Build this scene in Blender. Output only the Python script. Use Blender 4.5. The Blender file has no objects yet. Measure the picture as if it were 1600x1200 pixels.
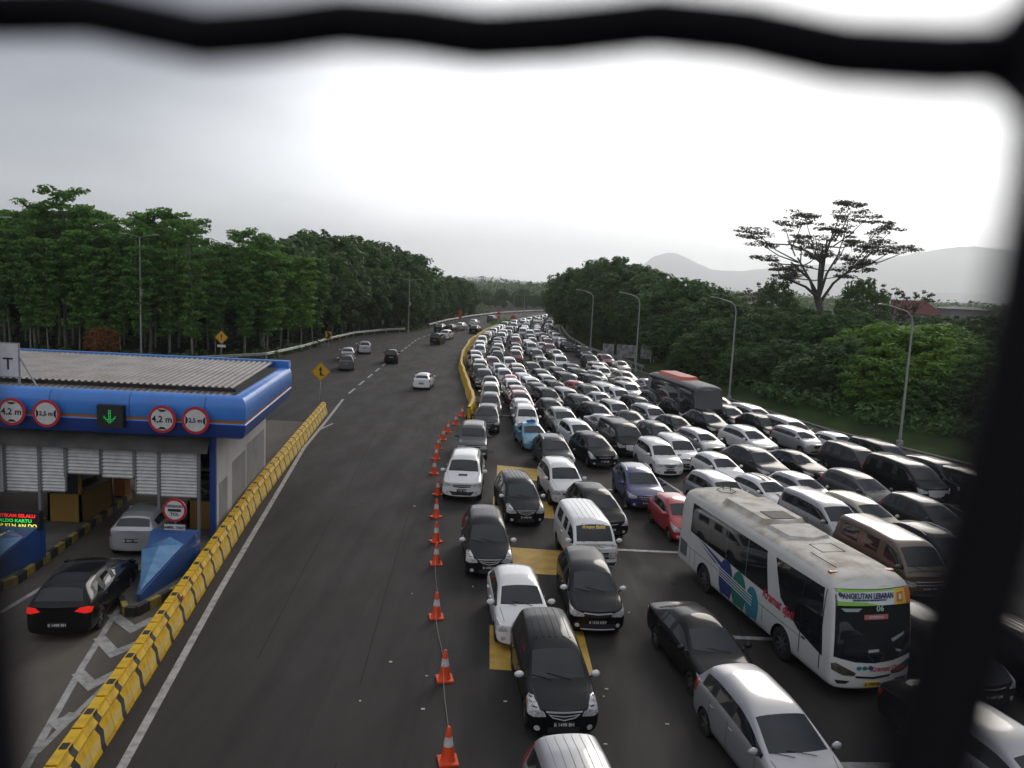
import bpy, bmesh, math, random
import numpy as np
from mathutils import Vector, Matrix
from mathutils.bvhtree import BVHTree
rad = math.radians
random.seed(7); rng = np.random.default_rng(7)
C = bpy.context.scene.collection

# ---------------------------------------------------------------- camera
F_PX = 1248.0; CAM_H = 10.2; PITCH = rad(7.3); ROLL = rad(2.6)
cam = bpy.data.cameras.new('camera'); camo = bpy.data.objects.new('camera', cam); C.objects.link(camo)
cam.sensor_width = 36.0; cam.lens = F_PX / 1600 * 36
cam.clip_start = 0.005; cam.clip_end = 40000
camo.location = (0, 0, CAM_H)
camo.rotation_euler = (Matrix.Rotation(rad(90) - PITCH, 4, 'X') @ Matrix.Rotation(ROLL, 4, 'Z')).to_euler()
cam.dof.use_dof = True; cam.dof.focus_distance = 38.0; cam.dof.aperture_fstop = cam.lens / 3.3
bpy.context.scene.camera = camo

# ---------------------------------------------------------------- sky and sun
SUN_AZ = rad(24); SUN_EL = rad(27)
sund = Vector((math.sin(SUN_AZ)*math.cos(SUN_EL), math.cos(SUN_AZ)*math.cos(SUN_EL), math.sin(SUN_EL)))
world = bpy.data.worlds.new('World'); bpy.context.scene.world = world; world.use_nodes = True
nt = world.node_tree; nt.nodes.clear()
def N(tree, t, **kw):
    n = tree.nodes.new(t)
    for k, v in kw.items(): setattr(n, k, v)
    return n
def mathn(tree, op, a, b=None, clamp=False):
    n = N(tree, 'ShaderNodeMath', operation=op, use_clamp=clamp)
    for i, v in enumerate((a, b)):
        if v is None: continue
        if isinstance(v, (int, float)): n.inputs[i].default_value = v
        else: tree.links.new(v, n.inputs[i])
    return n.outputs[0]
def mixc(tree, fac, a, b, mode='MIX'):
    n = N(tree, 'ShaderNodeMix', data_type='RGBA', blend_type=mode)
    for s, v in ((0, fac), (6, a), (7, b)):
        if isinstance(v, (int, float)): n.inputs[s].default_value = v
        elif isinstance(v, tuple): n.inputs[s].default_value = v if len(v) == 4 else (*v, 1)
        else: tree.links.new(v, n.inputs[s])
    return n.outputs[2]
def maprange(tree, v, a, b, c=0, d=1, smooth=True):
    n = N(tree, 'ShaderNodeMapRange', interpolation_type='SMOOTHSTEP' if smooth else 'LINEAR')
    tree.links.new(v, n.inputs[0])
    for i, x in enumerate((a, b, c, d)): n.inputs[i+1].default_value = x
    return n.outputs[0]
tc = N(nt, 'ShaderNodeTexCoord')
nrm = N(nt, 'ShaderNodeVectorMath', operation='NORMALIZE'); nt.links.new(tc.outputs['Generated'], nrm.inputs[0])
sep = N(nt, 'ShaderNodeSeparateXYZ'); nt.links.new(nrm.outputs[0], sep.inputs[0])
dot = N(nt, 'ShaderNodeVectorMath', operation='DOT_PRODUCT'); nt.links.new(nrm.outputs[0], dot.inputs[0])
GL_AZ = rad(17); GL_EL = rad(9)
dot.inputs[1].default_value = (math.sin(GL_AZ)*math.cos(GL_EL), math.cos(GL_AZ)*math.cos(GL_EL), math.sin(GL_EL))
glow = mathn(nt, 'MULTIPLY', mathn(nt, 'POWER', maprange(nt, dot.outputs['Value'], 0.66, 0.985), 2.1), maprange(nt, sep.outputs[2], .50, .33))
sc_ = N(nt, 'ShaderNodeVectorMath', operation='MULTIPLY'); nt.links.new(nrm.outputs[0], sc_.inputs[0]); sc_.inputs[1].default_value = (1.0, 1.0, 3.2)
noi = N(nt, 'ShaderNodeTexNoise'); noi.inputs['Scale'].default_value = 2.1; noi.inputs['Detail'].default_value = 5; noi.inputs['Roughness'].default_value = .5
nt.links.new(sc_.outputs[0], noi.inputs['Vector'])
cl = maprange(nt, noi.outputs[0], .35, .68)
elev = maprange(nt, sep.outputs[2], -0.02, .34)
base = mixc(nt, elev, (.56, .585, .62), (.115, .127, .160))
base = mixc(nt, 1.0, base, mixc(nt, cl, (.80, .80, .815), (1.22, 1.21, 1.19)), 'MULTIPLY')
base = mixc(nt, maprange(nt, sep.outputs[2], .66, .95), base, (.42, .44, .47))
behind = maprange(nt, sep.outputs[1], .2, -.7)
base = mixc(nt, mathn(nt, 'MULTIPLY', behind, .8), base, (.44, .45, .48))
glow = mathn(nt, 'MULTIPLY', glow, maprange(nt, noi.outputs[0], .30, .66, .58, 1.0))
glc = mixc(nt, glow, base, (1.52, 1.52, 1.54))
sky = N(nt, 'ShaderNodeTexSky', sky_type='NISHITA'); sky.sun_disc = False
sky.sun_elevation = SUN_EL; sky.sun_rotation = SUN_AZ
skm = mixc(nt, 1.0, glc, mixc(nt, 1.0, sky.outputs[0], (.006, .006, .006), 'MULTIPLY'), 'ADD')
bg = N(nt, 'ShaderNodeBackground'); nt.links.new(skm, bg.inputs[0]); bg.inputs[1].default_value = 1.0
wo = N(nt, 'ShaderNodeOutputWorld'); nt.links.new(bg.outputs[0], wo.inputs[0])
sl = bpy.data.lights.new('sun', 'SUN'); sl.energy = 0.9; sl.angle = rad(26); sl.color = (1, .93, .84)
so = bpy.data.objects.new('sun', sl); C.objects.link(so); so.location = sund * 100
so.rotation_euler = sund.to_track_quat('Z', 'Y').to_euler()
vs = bpy.context.scene.view_settings
vs.view_transform = 'Standard'; vs.look = 'None'; vs.exposure = 0.56; vs.gamma = 1; vs.use_curve_mapping = False
bpy.context.scene.cycles.max_bounces = 5; bpy.context.scene.cycles.volume_bounces = 4
bpy.context.scene.cycles.caustics_reflective = False; bpy.context.scene.cycles.caustics_refractive = False

# ---------------------------------------------------------------- photo geometry -> ground metres
def ray(px, py):
    u = (px-800)/F_PX; v = -(py-600)/F_PX
    a = u*math.cos(ROLL) - v*math.sin(ROLL); b = u*math.sin(ROLL) + v*math.cos(ROLL)
    return Vector((a, math.cos(PITCH)+b*math.sin(PITCH), -math.sin(PITCH)+b*math.cos(PITCH)))
def G(px, py, z=0.0):
    d = ray(px, py); t = (z-CAM_H)/d.z
    return (d.x*t, d.y*t)
def atY(px, py, Y):
    d = ray(px, py); t = Y/d.y
    return (d.x*t, CAM_H+d.z*t)

# ---------------------------------------------------------------- materials
MATS = {}
def mat(name, col, rough=.6, metal=0.0, coat=0.0, spec=.5, noise=0.0, nscale=8.0, col2=None, emit=None, bump=0.0, estr=1.0):
    if name in MATS: return MATS[name]
    m = bpy.data.materials.new(name); m.use_nodes = True; t = m.node_tree
    p = t.nodes['Principled BSDF']
    p.inputs['Base Color'].default_value = (*col, 1); p.inputs['Roughness'].default_value = rough
    p.inputs['Metallic'].default_value = metal; p.inputs['Coat Weight'].default_value = coat
    p.inputs['Coat Roughness'].default_value = .09
    p.inputs['Specular IOR Level'].default_value = spec
    if noise > 0 or bump > 0:
        o = N(t, 'ShaderNodeTexCoord'); n = N(t, 'ShaderNodeTexNoise'); n.inputs['Scale'].default_value = nscale
        n.inputs['Detail'].default_value = 6; n.inputs['Roughness'].default_value = .6
        t.links.new(o.outputs['Object'], n.inputs['Vector'])
        if noise > 0:
            c2 = col2 or tuple(c*.45 for c in col)
            f = maprange(t, n.outputs[0], .35, .7, 0, noise)
            t.links.new(mixc(t, f, col, c2), p.inputs['Base Color'])
        if bump > 0:
            b = N(t, 'ShaderNodeBump'); b.inputs['Strength'].default_value = bump; b.inputs['Distance'].default_value = .02
            t.links.new(n.outputs[0], b.inputs['Height']); t.links.new(b.outputs[0], p.inputs['Normal'])
    if emit:
        p.inputs['Emission Color'].default_value = (*emit, 1); p.inputs['Emission Strength'].default_value = estr
    MATS[name] = m; return m

PAINT = {}
def paint(name):
    d = {'white': ((.74,.74,.73), .0), 'silver': ((.42,.42,.43), .55), 'light grey': ((.30,.31,.32), .5), 'grey': ((.10,.10,.105), .4),
         'dark grey': ((.035,.036,.04), .3), 'black': ((.006,.006,.007), .0), 'beige': ((.42,.385,.30), .3), 'red': ((.42,.012,.018), .0),
         'dark red': ((.16,.012,.02), .1), 'light blue': ((.085,.30,.42), .1), 'navy blue': ((.022,.03,.13), .2), 'brown': ((.12,.082,.055), .35),
         'pale green grey': ((.22,.25,.24), .35), 'dark green': ((.012,.03,.028), .2), 'orange': ((.6,.1,.02), 0)}[name]
    if name in PAINT: return PAINT[name]
    dk = max(d[0]) < .12
    m = mat('paint_' + name.replace(' ', '_'), d[0], rough=.42, metal=d[1], coat=.55 if dk else 1.0, spec=.06 if dk else .4, noise=.22, nscale=3.0, col2=tuple(c*.8+(.01 if not dk else .001) for c in d[0]))
    PAINT[name] = m; return m
GLASS = mat('tinted_glass', (.012,.014,.016), rough=.05, spec=.62, coat=0)
GLASS2 = mat('windscreen_glass', (.012,.016,.020), rough=.04, spec=.55, noise=.7, nscale=2.2, col2=(.004,.005,.006))
BLACK = mat('black_plastic', (.012,.012,.013), rough=.55)
TYRE = mat('tyre_rubber', (.015,.015,.015), rough=.85)
CHROME = mat('chrome', (.72,.72,.73), rough=.25, metal=.25, coat=1.0)
RIM = mat('alloy', (.42,.42,.44), rough=.3, metal=.9)
LAMP = mat('lamp_lens', (.62,.63,.63), rough=.15, metal=.1, coat=1.0, noise=.75, nscale=13, col2=(.16,.16,.17))
TAIL = mat('tail_lens', (.32,.008,.01), rough=.15, coat=1.0)
TAILON = mat('tail_lens_lit', (.5,.01,.01), rough=.15, emit=(1,.03,.02), estr=.3)
AMBER = mat('amber_lens', (.55,.18,.06), rough=.2, coat=1)
WHITEP = mat('plain_white', (.7,.7,.68), rough=.5)
PLATE = mat('plate_black', (.012,.012,.014), rough=.4)
PLATEY = mat('plate_yellow', (.75,.5,.03), rough=.4)

# ---------------------------------------------------------------- mesh helpers
def mesh_obj(name, verts, faces, mats, parent=None, midx=None, smooth=False, angle=None):
    me = bpy.data.meshes.new(name); me.from_pydata([tuple(v) for v in verts], [], faces)
    for m in (mats if isinstance(mats, (list, tuple)) else [mats]): me.materials.append(m)
    if midx is not None: me.polygons.foreach_set('material_index', midx)
    if smooth: me.polygons.foreach_set('use_smooth', [True]*len(me.polygons))
    if angle: me.set_sharp_from_angle(angle=rad(angle))
    me.update()
    o = bpy.data.objects.new(name, me); C.objects.link(o)
    if parent: o.parent = parent
    return o
class MB:
    def __init__(s): s.v = []; s.f = []; s.m = []
    def add(s, vs, fs, mi=0):
        k = len(s.v); s.v += [tuple(v) for v in vs]; s.f += [tuple(i+k for i in f) for f in fs]; s.m += [mi]*len(fs); return s
    def box(s, c, d, mi=0, M=None):
        x, y, z = c; a, b, h = d[0]/2, d[1]/2, d[2]/2
        vs = [Vector((x+i*a, y+j*b, z+k*h)) for i in (-1,1) for j in (-1,1) for k in (-1,1)]
        if M is not None: vs = [M @ v for v in vs]
        return s.add(vs, [(0,1,3,2),(4,6,7,5),(0,4,5,1),(2,3,7,6),(0,2,6,4),(1,5,7,3)], mi)
    def beam(s, p, q, w, h=None, mi=0):
        p = Vector(p); q = Vector(q); h = h or w; d = (q-p)
        L = d.length; R = d.to_track_quat('Z', 'Y').to_matrix().to_4x4(); R.translation = (p+q)/2
        return s.box((0,0,0), (w, h, L), mi, R)
    def tube(s, pts, r, n=8, mi=0, cap=True):
        pts = [Vector(p) for p in pts]; rs = r if isinstance(r, (list, tuple)) else [r]*len(pts)
        rings = []; up = Vector((0,0,1)); prev = None
        for i, p in enumerate(pts):
            t = (pts[min(i+1, len(pts)-1)] - pts[max(i-1, 0)]).normalized()
            if prev is None:
                a = t.cross(up if abs(t.z) < .9 else Vector((1,0,0))).normalized()
            else: a = (prev - t*prev.dot(t)).normalized()
            prev = a; b = t.cross(a)
            rings.append([p + (a*math.cos(2*math.pi*j/n) + b*math.sin(2*math.pi*j/n))*rs[i] for j in range(n)])
        vs = [v for rg in rings for v in rg]; fs = []
        for i in range(len(pts)-1):
            for j in range(n):
                fs.append((i*n+j, i*n+(j+1)%n, (i+1)*n+(j+1)%n, (i+1)*n+j))
        if cap: fs.append(tuple(range(n))[::-1]); fs.append(tuple(range((len(pts)-1)*n, len(pts)*n)))
        return s.add(vs, fs, mi)
    def lathe(s, prof, n=24, axis='Z', c=(0,0,0), mi=0):
        vs = []; fs = []
        for (r, h) in prof:
            for j in range(n):
                a = 2*math.pi*j/n; x, y = r*math.cos(a), r*math.sin(a)
                v = (x, y, h) if axis == 'Z' else ((x, h, y) if axis == 'Y' else (h, x, y))
                vs.append((v[0]+c[0], v[1]+c[1], v[2]+c[2]))
        for i in range(len(prof)-1):
            for j in range(n): fs.append((i*n+j, i*n+(j+1)%n, (i+1)*n+(j+1)%n, (i+1)*n+j))
        return s.add(vs, fs, mi)
    def prism(s, poly, axis, a, b, mi=0):       # poly 2D; extruded along axis from a to b
        def P(p, h): return {'X': (h, p[0], p[1]), 'Y': (p[0], h, p[1]), 'Z': (p[0], p[1], h)}[axis]
        n = len(poly); vs = [P(p, a) for p in poly] + [P(p, b) for p in poly]
        fs = [tuple(range(n))[::-1], tuple(range(n, 2*n))] + [(i, (i+1) % n, n+(i+1) % n, n+i) for i in range(n)]
        return s.add(vs, fs, mi)
    def xf(s, M):
        s.v = [tuple(M @ Vector(v)) for v in s.v]; return s
    def build(s, name, mats, parent=None, smooth=False, angle=None):
        return mesh_obj(name, s.v, s.f, mats, parent, s.m, smooth, angle)
def empty(name, loc=(0,0,0), rz=0.0):
    o = bpy.data.objects.new(name, None); C.objects.link(o); o.location = loc; o.rotation_euler = (0,0,rz)
    o.empty_display_size = .3; return o
def tag(o, label, cat, group=None):
    o['label'] = label; o['category'] = cat
    if group: o['group'] = group
    return o
def struct(o): o['kind'] = 'structure'; return o
def copy_tree(o, parent=None):
    c = o.copy(); C.objects.link(c); c.parent = parent
    for ch in list(o.children): copy_tree(ch, c)
    return c
def drop(o):
    for ch in list(o.children): drop(ch)
    bpy.data.objects.remove(o)
def text_mesh(s, size, depth=.004, shear=0.0, spacing=1.0, bold=0.0, sx=1.0):
    cu = bpy.data.curves.new('txt', 'FONT'); cu.body = s; cu.size = size; cu.extrude = depth; cu.shear = shear
    cu.space_character = spacing; cu.align_x = 'CENTER'; cu.align_y = 'CENTER'; cu.offset = bold; cu.resolution_u = 3
    o = bpy.data.objects.new('txt', cu); C.objects.link(o)
    dg = bpy.context.evaluated_depsgraph_get(); me = bpy.data.meshes.new_from_object(o.evaluated_get(dg))
    vs = [Vector((v.co.x*sx, v.co.y, v.co.z)) for v in me.vertices]; fs = [tuple(p.vertices) for p in me.polygons]
    bpy.data.objects.remove(o); bpy.data.curves.remove(cu); bpy.data.meshes.remove(me)
    return vs, fs
def frame(o, u, v):                      # matrix placing XY text plane on origin o with axes u (right), v (up)
    u = Vector(u).normalized(); v = Vector(v).normalized(); w = u.cross(v)
    M = Matrix((u, v, w)).transposed().to_4x4(); M.translation = Vector(o); return M
def join_parts(objs, name):              # join child meshes (parent space) into one mesh; slot 0 stays the paint
    mats = []; V = []; Fc = []; MI = []; SM = []; SH = []
    for o in objs:
        me = o.data; k = len(V); M = o.matrix_basis if o.parent is None or o.parent.type == 'EMPTY' else o.parent.matrix_basis @ o.matrix_basis
        V += [tuple(M @ v.co) for v in me.vertices]
        mp = []
        for s in o.material_slots:
            if s.material not in mats: mats.append(s.material)
            mp.append(mats.index(s.material))
        for p in me.polygons: Fc.append(tuple(i+k for i in p.vertices)); MI.append(mp[p.material_index]); SM.append(True)
    ob = mesh_obj(name, V, Fc, mats, None, MI, True, 32); return ob
# ================================================================ VEHICLES
# a body is a lofted cage (stations along x, ten points up each half ring), subdivided, with wheel arches cut out;
# lamps, grilles, seams and ribs are panels cut to an outline and laid on that body's surface
PH = mat('paint_base', (.5,.5,.5), rough=.35, coat=1.0)
def hood_ring(x, w, zt, zb, xo=0.0, side=.10):
    return [(0,zb,0),(w*.90,zb,0),(w*.965,zb+.13,0),(w,.52,0),(w*.985,zt-side,0),(w*.93,zt-.035,0),(w*.86,zt-.005,0),(w*.78,zt+.01,.0),(w*.42,zt+.035,xo*.7),(0,zt+.045,xo)]
def cage_mesh(p):
    L, W, H = p['L'], p['W'], p['H']; w = W/2; zb = p.get('zb', .19); wr = p['wr']; zb1, zb2 = p['belt']
    hn, hc, xc, xh = p['hood'][0], p['hood'][1], p['xc'], p['xh']
    xr, xg, zg = p['xr'], p['xg'], p['zg']; S = []; tagx = []
    def belt(x): t = (xc-x)/(xc-xg); return zb1+(zb2-zb1)*max(0, min(1, t))
    xn = L/2
    # nose
    b = p.get('nose', .10)
    nose = [(0,zb,0),(w*.80,zb+.0,-.02),(w*.97,zb+.10,-.05),(w*.99,.50,-.08),(w*.97,hn-.11,-.10),(w*.93,hn-.05,-.10),(w*.84,hn-.015,-.08),(w*.68,hn-.015,-.06),(w*.38,hn,-.01),(0,hn+.005,0)]
    S.append((xn, nose)); tagx.append('nose')
    S.append((xn-.20, hood_ring(0, w*.99, hn+.045, zb))); tagx.append('h')
    xm = (xn-.16+xc)/2
    S.append((xm, hood_ring(0, w*.99, hn+.05+(hc-hn-.02)*.62, zb))); tagx.append('h')
    S.append((xc+.02, [(0,zb,0),(w*.92,zb,0),(w*.98,zb+.12,0),(w,.55,0),(w*.995,belt(xc)-.08,0),(w*.955,belt(xc)-.005,-.02),(w*.93,hc+.0,-.02),(w*.86,hc+.012,-.02),(w*.45,hc+.03,.10),(0,hc+.035,.14)])); tagx.append('cowl')
    def cab(x, zr, wq=1.0, ww=1.0, flat=0):
        bz = belt(x)
        return [(0,zb,0),(w*.92,zb,0),(w*.98,zb+.12,0),(w*ww,.58,0),(w*.995*ww,bz-.08,0),(w*.96*ww,bz,0),((wr+.045)*wq,zr-.17,0),((wr-.035)*wq,zr-.055,0),(wr*.5*wq,zr-.01,0),(0,zr,0)]
    S.append((xh, cab(xh, p['zh']))); tagx.append('head')
    xs = [x for pair in p['pill'] for x in pair]
    n = len(xs)
    for i, x in enumerate(xs):
        t = (xh-x)/(xh-xr); pk = p['zh'] + (H-p['zh'])*math.sin(min(1, t*1.6)*math.pi/2) if t < .6 else None
        zr = pk if pk is not None else H + (p['zr']-H)*((t-.6)/.4)**1.5
        S.append((x, cab(x, zr, 1-.03*t))); tagx.append('p%d' % i)
    S.append((xr, cab(xr, p['zr'], .94, .985))); tagx.append('rt')
    zq = p['zr']
    gl = [(0,zb,0),(w*.88,zb,0),(w*.95,zb+.12,0),(w*.97,.58,0),(w*.965,zg-.10,0),(w*.93,zg-.02,.03),(w*.88,zg+.0,.03),(w*.80,zg+.01,.02),(w*.42,zg+.02,-.03),(0,zg+.02,-.04)]
    S.append((xg, gl)); tagx.append('rg')
    if p.get('trunk'):
        zt = p['trunk']
        S.append(((xg-L/2)/2-.02, hood_ring(0, w*.96, (zg+zt)/2+.0, zb))); tagx.append('t')
        S.append((-L/2+.16, hood_ring(0, w*.94, zt, zb, 0))); tagx.append('t')
    zt = p.get('trunk') or zg-.02
    tail = [(0,zb+.05,0),(w*.76,zb+.05,.02),(w*.88,zb+.16,.03),(w*.91,.55,.05),(w*.90,zt-.16,.07),(w*.87,zt-.09,.07),(w*.82,zt-.05,.06),(w*.74,zt-.04,.05),(w*.4,zt-.03,.01),(0,zt-.03,0)]
    S.append((-L/2, tail)); tagx.append('tail')
    V = []; Fa = []; MI = []
    ns = len(S)
    for (x, ring) in S:
        for s in (1, -1):
            for (y, z, xo) in ring: V.append((x+xo, s*y, z))
    def vi(s, side, r):
        if r in (0, 9): side = 0
        return s*20 + side*10 + r
    for s in range(ns-1):
        a, c = tagx[s], tagx[s+1]
        for r in range(9):
            mi = 0
            if r == 0: mi = 1
            if a == 'cowl' and c == 'head':
                if r in (7, 8): mi = 2
                if r == 5: mi = 4
            elif a == 'head' or a[0] == 'p':
                if r == 5:
                    if a == 'head': mi = 4
                    elif a[0] == 'p':
                        k = int(a[1:])
                        if k % 2 == 0: mi = 1 if p.get('bp', 1) else 0
                        else: mi = 4 if k < n-1 else 0
                    if c == 'rt': mi = 0 if not p.get('wrap') else 1
            elif a == 'rt' and c == 'rg':
                if r in (7, 8): mi = 3
                if r == 5 and p.get('wrap'): mi = 1
            for side in (0, 1):
                q = [vi(s, side, r), vi(s, side, r+1), vi(s+1, side, r+1), vi(s+1, side, r)]
                if side == 1: q = q[::-1]
                m2 = mi
                if mi == 4 and side == 1: m2 = 5
                Fa.append(tuple(q)); MI.append(m2)
    # caps
    for (s, flip, bul) in ((0, False, b), (ns-1, True, -.05)):
        x, ring = S[s]; base = len(V); cidx = {0: vi(s, 0, 0), 9: vi(s, 0, 9)}
        for r in range(1, 9):
            cidx[r] = len(V); V.append((x+bul, 0, ring[r][1] if r > 1 else ring[r][1]))
        for side in (0, 1):
            for r in range(9):
                q = [vi(s, side, r), cidx[r], cidx[r+1], vi(s, side, r+1)]
                qq = []
                for i in q:
                    if i not in qq: qq.append(i)
                if (side == 1) != flip: qq = qq[::-1]
                Fa.append(tuple(qq)); MI.append(0)
    me = bpy.data.meshes.new('cage'); me.from_pydata(V, [], Fa)
    for i in range(6): me.materials.append(PH)
    me.polygons.foreach_set('material_index', MI); me.update()
    bm = bmesh.new(); bm.from_mesh(me); bmesh.ops.recalc_face_normals(bm, faces=bm.faces); bm.to_mesh(me); bm.free()
    return me
def evaluated(me, mods):
    o = bpy.data.objects.new('tmp', me); C.objects.link(o); extra = []
    for f in mods: f(o)
    dg = bpy.context.evaluated_depsgraph_get(); r = bpy.data.meshes.new_from_object(o.evaluated_get(dg)); bpy.data.objects.remove(o); return r
def arch_cut(me, wheels, R, w, nm=1):
    mb = MB()
    for x in wheels:
        for s in (1, -1):
            prof = [(0, s*(w-.30)), (R, s*(w-.30)), (R, s*(w+.15)), (0, s*(w+.15))]
            n = 28; vs = []; fs = []
            for h in (s*(w-.30), s*(w+.15)):
                vs += [(x+R*math.cos(2*math.pi*j/n), h, R*.86+R*math.sin(2*math.pi*j/n)) for j in range(n)]
            fs = [tuple(range(n)), tuple(range(n, 2*n))[::-1]] + [(j, n+j, n+(j+1) % n, (j+1) % n) for j in range(n)]
            mb.add(vs, fs, 1)
    cme = bpy.data.meshes.new('cut'); cme.from_pydata(mb.v, [], mb.f)
    for i in range(6): cme.materials.append(PH)
    cme.polygons.foreach_set('material_index', mb.m)
    bm = bmesh.new(); bm.from_mesh(cme); bmesh.ops.recalc_face_normals(bm, faces=bm.faces); bm.to_mesh(cme); bm.free()
    co = bpy.data.objects.new('cut', cme); C.objects.link(co)
    def m(o):
        b = o.modifiers.new('b', 'BOOLEAN'); b.object = co; b.solver = 'EXACT'; b.operation = 'DIFFERENCE'
    r = evaluated(me, [m]); bpy.data.objects.remove(co); return r
def bvh_of(me):
    return BVHTree.FromPolygons([v.co[:] for v in me.vertices], [tuple(p.vertices) for p in me.polygons])
def patch(bvh, poly, O, ua, ub, d, off=.006, cell=.06, skirt=.02):
    O = Vector(O); ua = Vector(ua).normalized(); ub = Vector(ub).normalized(); d = Vector(d).normalized()
    bm = bmesh.new(); f = bm.faces.new([bm.verts.new((a, b, 0)) for a, b in poly])
    xs = [a for a, b in poly]; ys = [b for a, b in poly]
    for ax, lo, hi in ((0, min(xs), max(xs)), (1, min(ys), max(ys))):
        k = int((hi-lo)/cell)
        for i in range(1, k+1):
            t = lo+(hi-lo)*i/(k+1); co = (t,0,0) if ax == 0 else (0,t,0); no = (1,0,0) if ax == 0 else (0,1,0)
            bmesh.ops.bisect_plane(bm, geom=bm.verts[:]+bm.edges[:]+bm.faces[:], plane_co=co, plane_no=no)
    bad = []
    for v in bm.verts:
        P = O + ua*v.co.x + ub*v.co.y
        h = bvh.ray_cast(P, d)
        if h[0] is None:
            h = bvh.find_nearest(P)
        v.co = h[0] - d*off
    be = [e for e in bm.edges if e.is_boundary]
    r = bmesh.ops.extrude_edge_only(bm, edges=be)
    for v in r['geom']:
        if isinstance(v, bmesh.types.BMVert): v.co += d*(skirt+off)
    # orient faces against d
    bm.normal_update()
    for fc in bm.faces:
        if fc.normal.dot(d) > 0.15: fc.normal_flip()
    bm.verts.index_update()
    vs = [v.co.copy() for v in bm.verts]; fs = [tuple(v.index for v in fc.verts) for fc in bm.faces]; bm.free()
    return vs, fs
def strip(a, b, w):        # thin quad outline between two 2D points
    a = Vector(a); b = Vector(b); t = (b-a).normalized(); n = Vector((-t.y, t.x))*w/2
    return [tuple(a-n), tuple(b-n), tuple(b+n), tuple(a+n)]
def wheel_parts(R, Wd, parent, x, y, s, spokes=5, cap=False):
    t = MB().lathe([(R*.62,-Wd/2),(R*.9,-Wd/2),(R*.985,-Wd*.38),(R,-Wd*.2),(R,Wd*.2),(R*.985,Wd*.38),(R*.9,Wd/2),(R*.62,Wd/2)], 28, 'Y').build('wheel', TYRE, parent, True, 40)
    t.location = (x, y, R)
    rm = MB(); h = s*Wd*.40
    rm.lathe([(R*.66, h*1.12),(R*.62,h*1.12),(R*.58,h*.5),(R*.2,h*.2),(0,h*.2)], 28, 'Y', mi=0)
    for k in range(spokes):
        a = 2*math.pi*k/spokes+.3; c, q = math.cos(a), math.sin(a)
        M = Matrix(((c,0,-q,0),(0,1,0,0),(q,0,c,0),(0,0,0,1)))
        rm.box((R*.35, h*.86, 0), (R*.52, Wd*.14, R*(.17 if spokes < 8 else .1)), 1, M)
    rm.lathe([(R*.14,h*.6),(R*.14,h*1.05),(0,h*1.08)], 14, 'Y', mi=1)
    rm.build('rim', [BLACK if not cap else RIM, RIM], t, True, 35)
    return t
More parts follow.
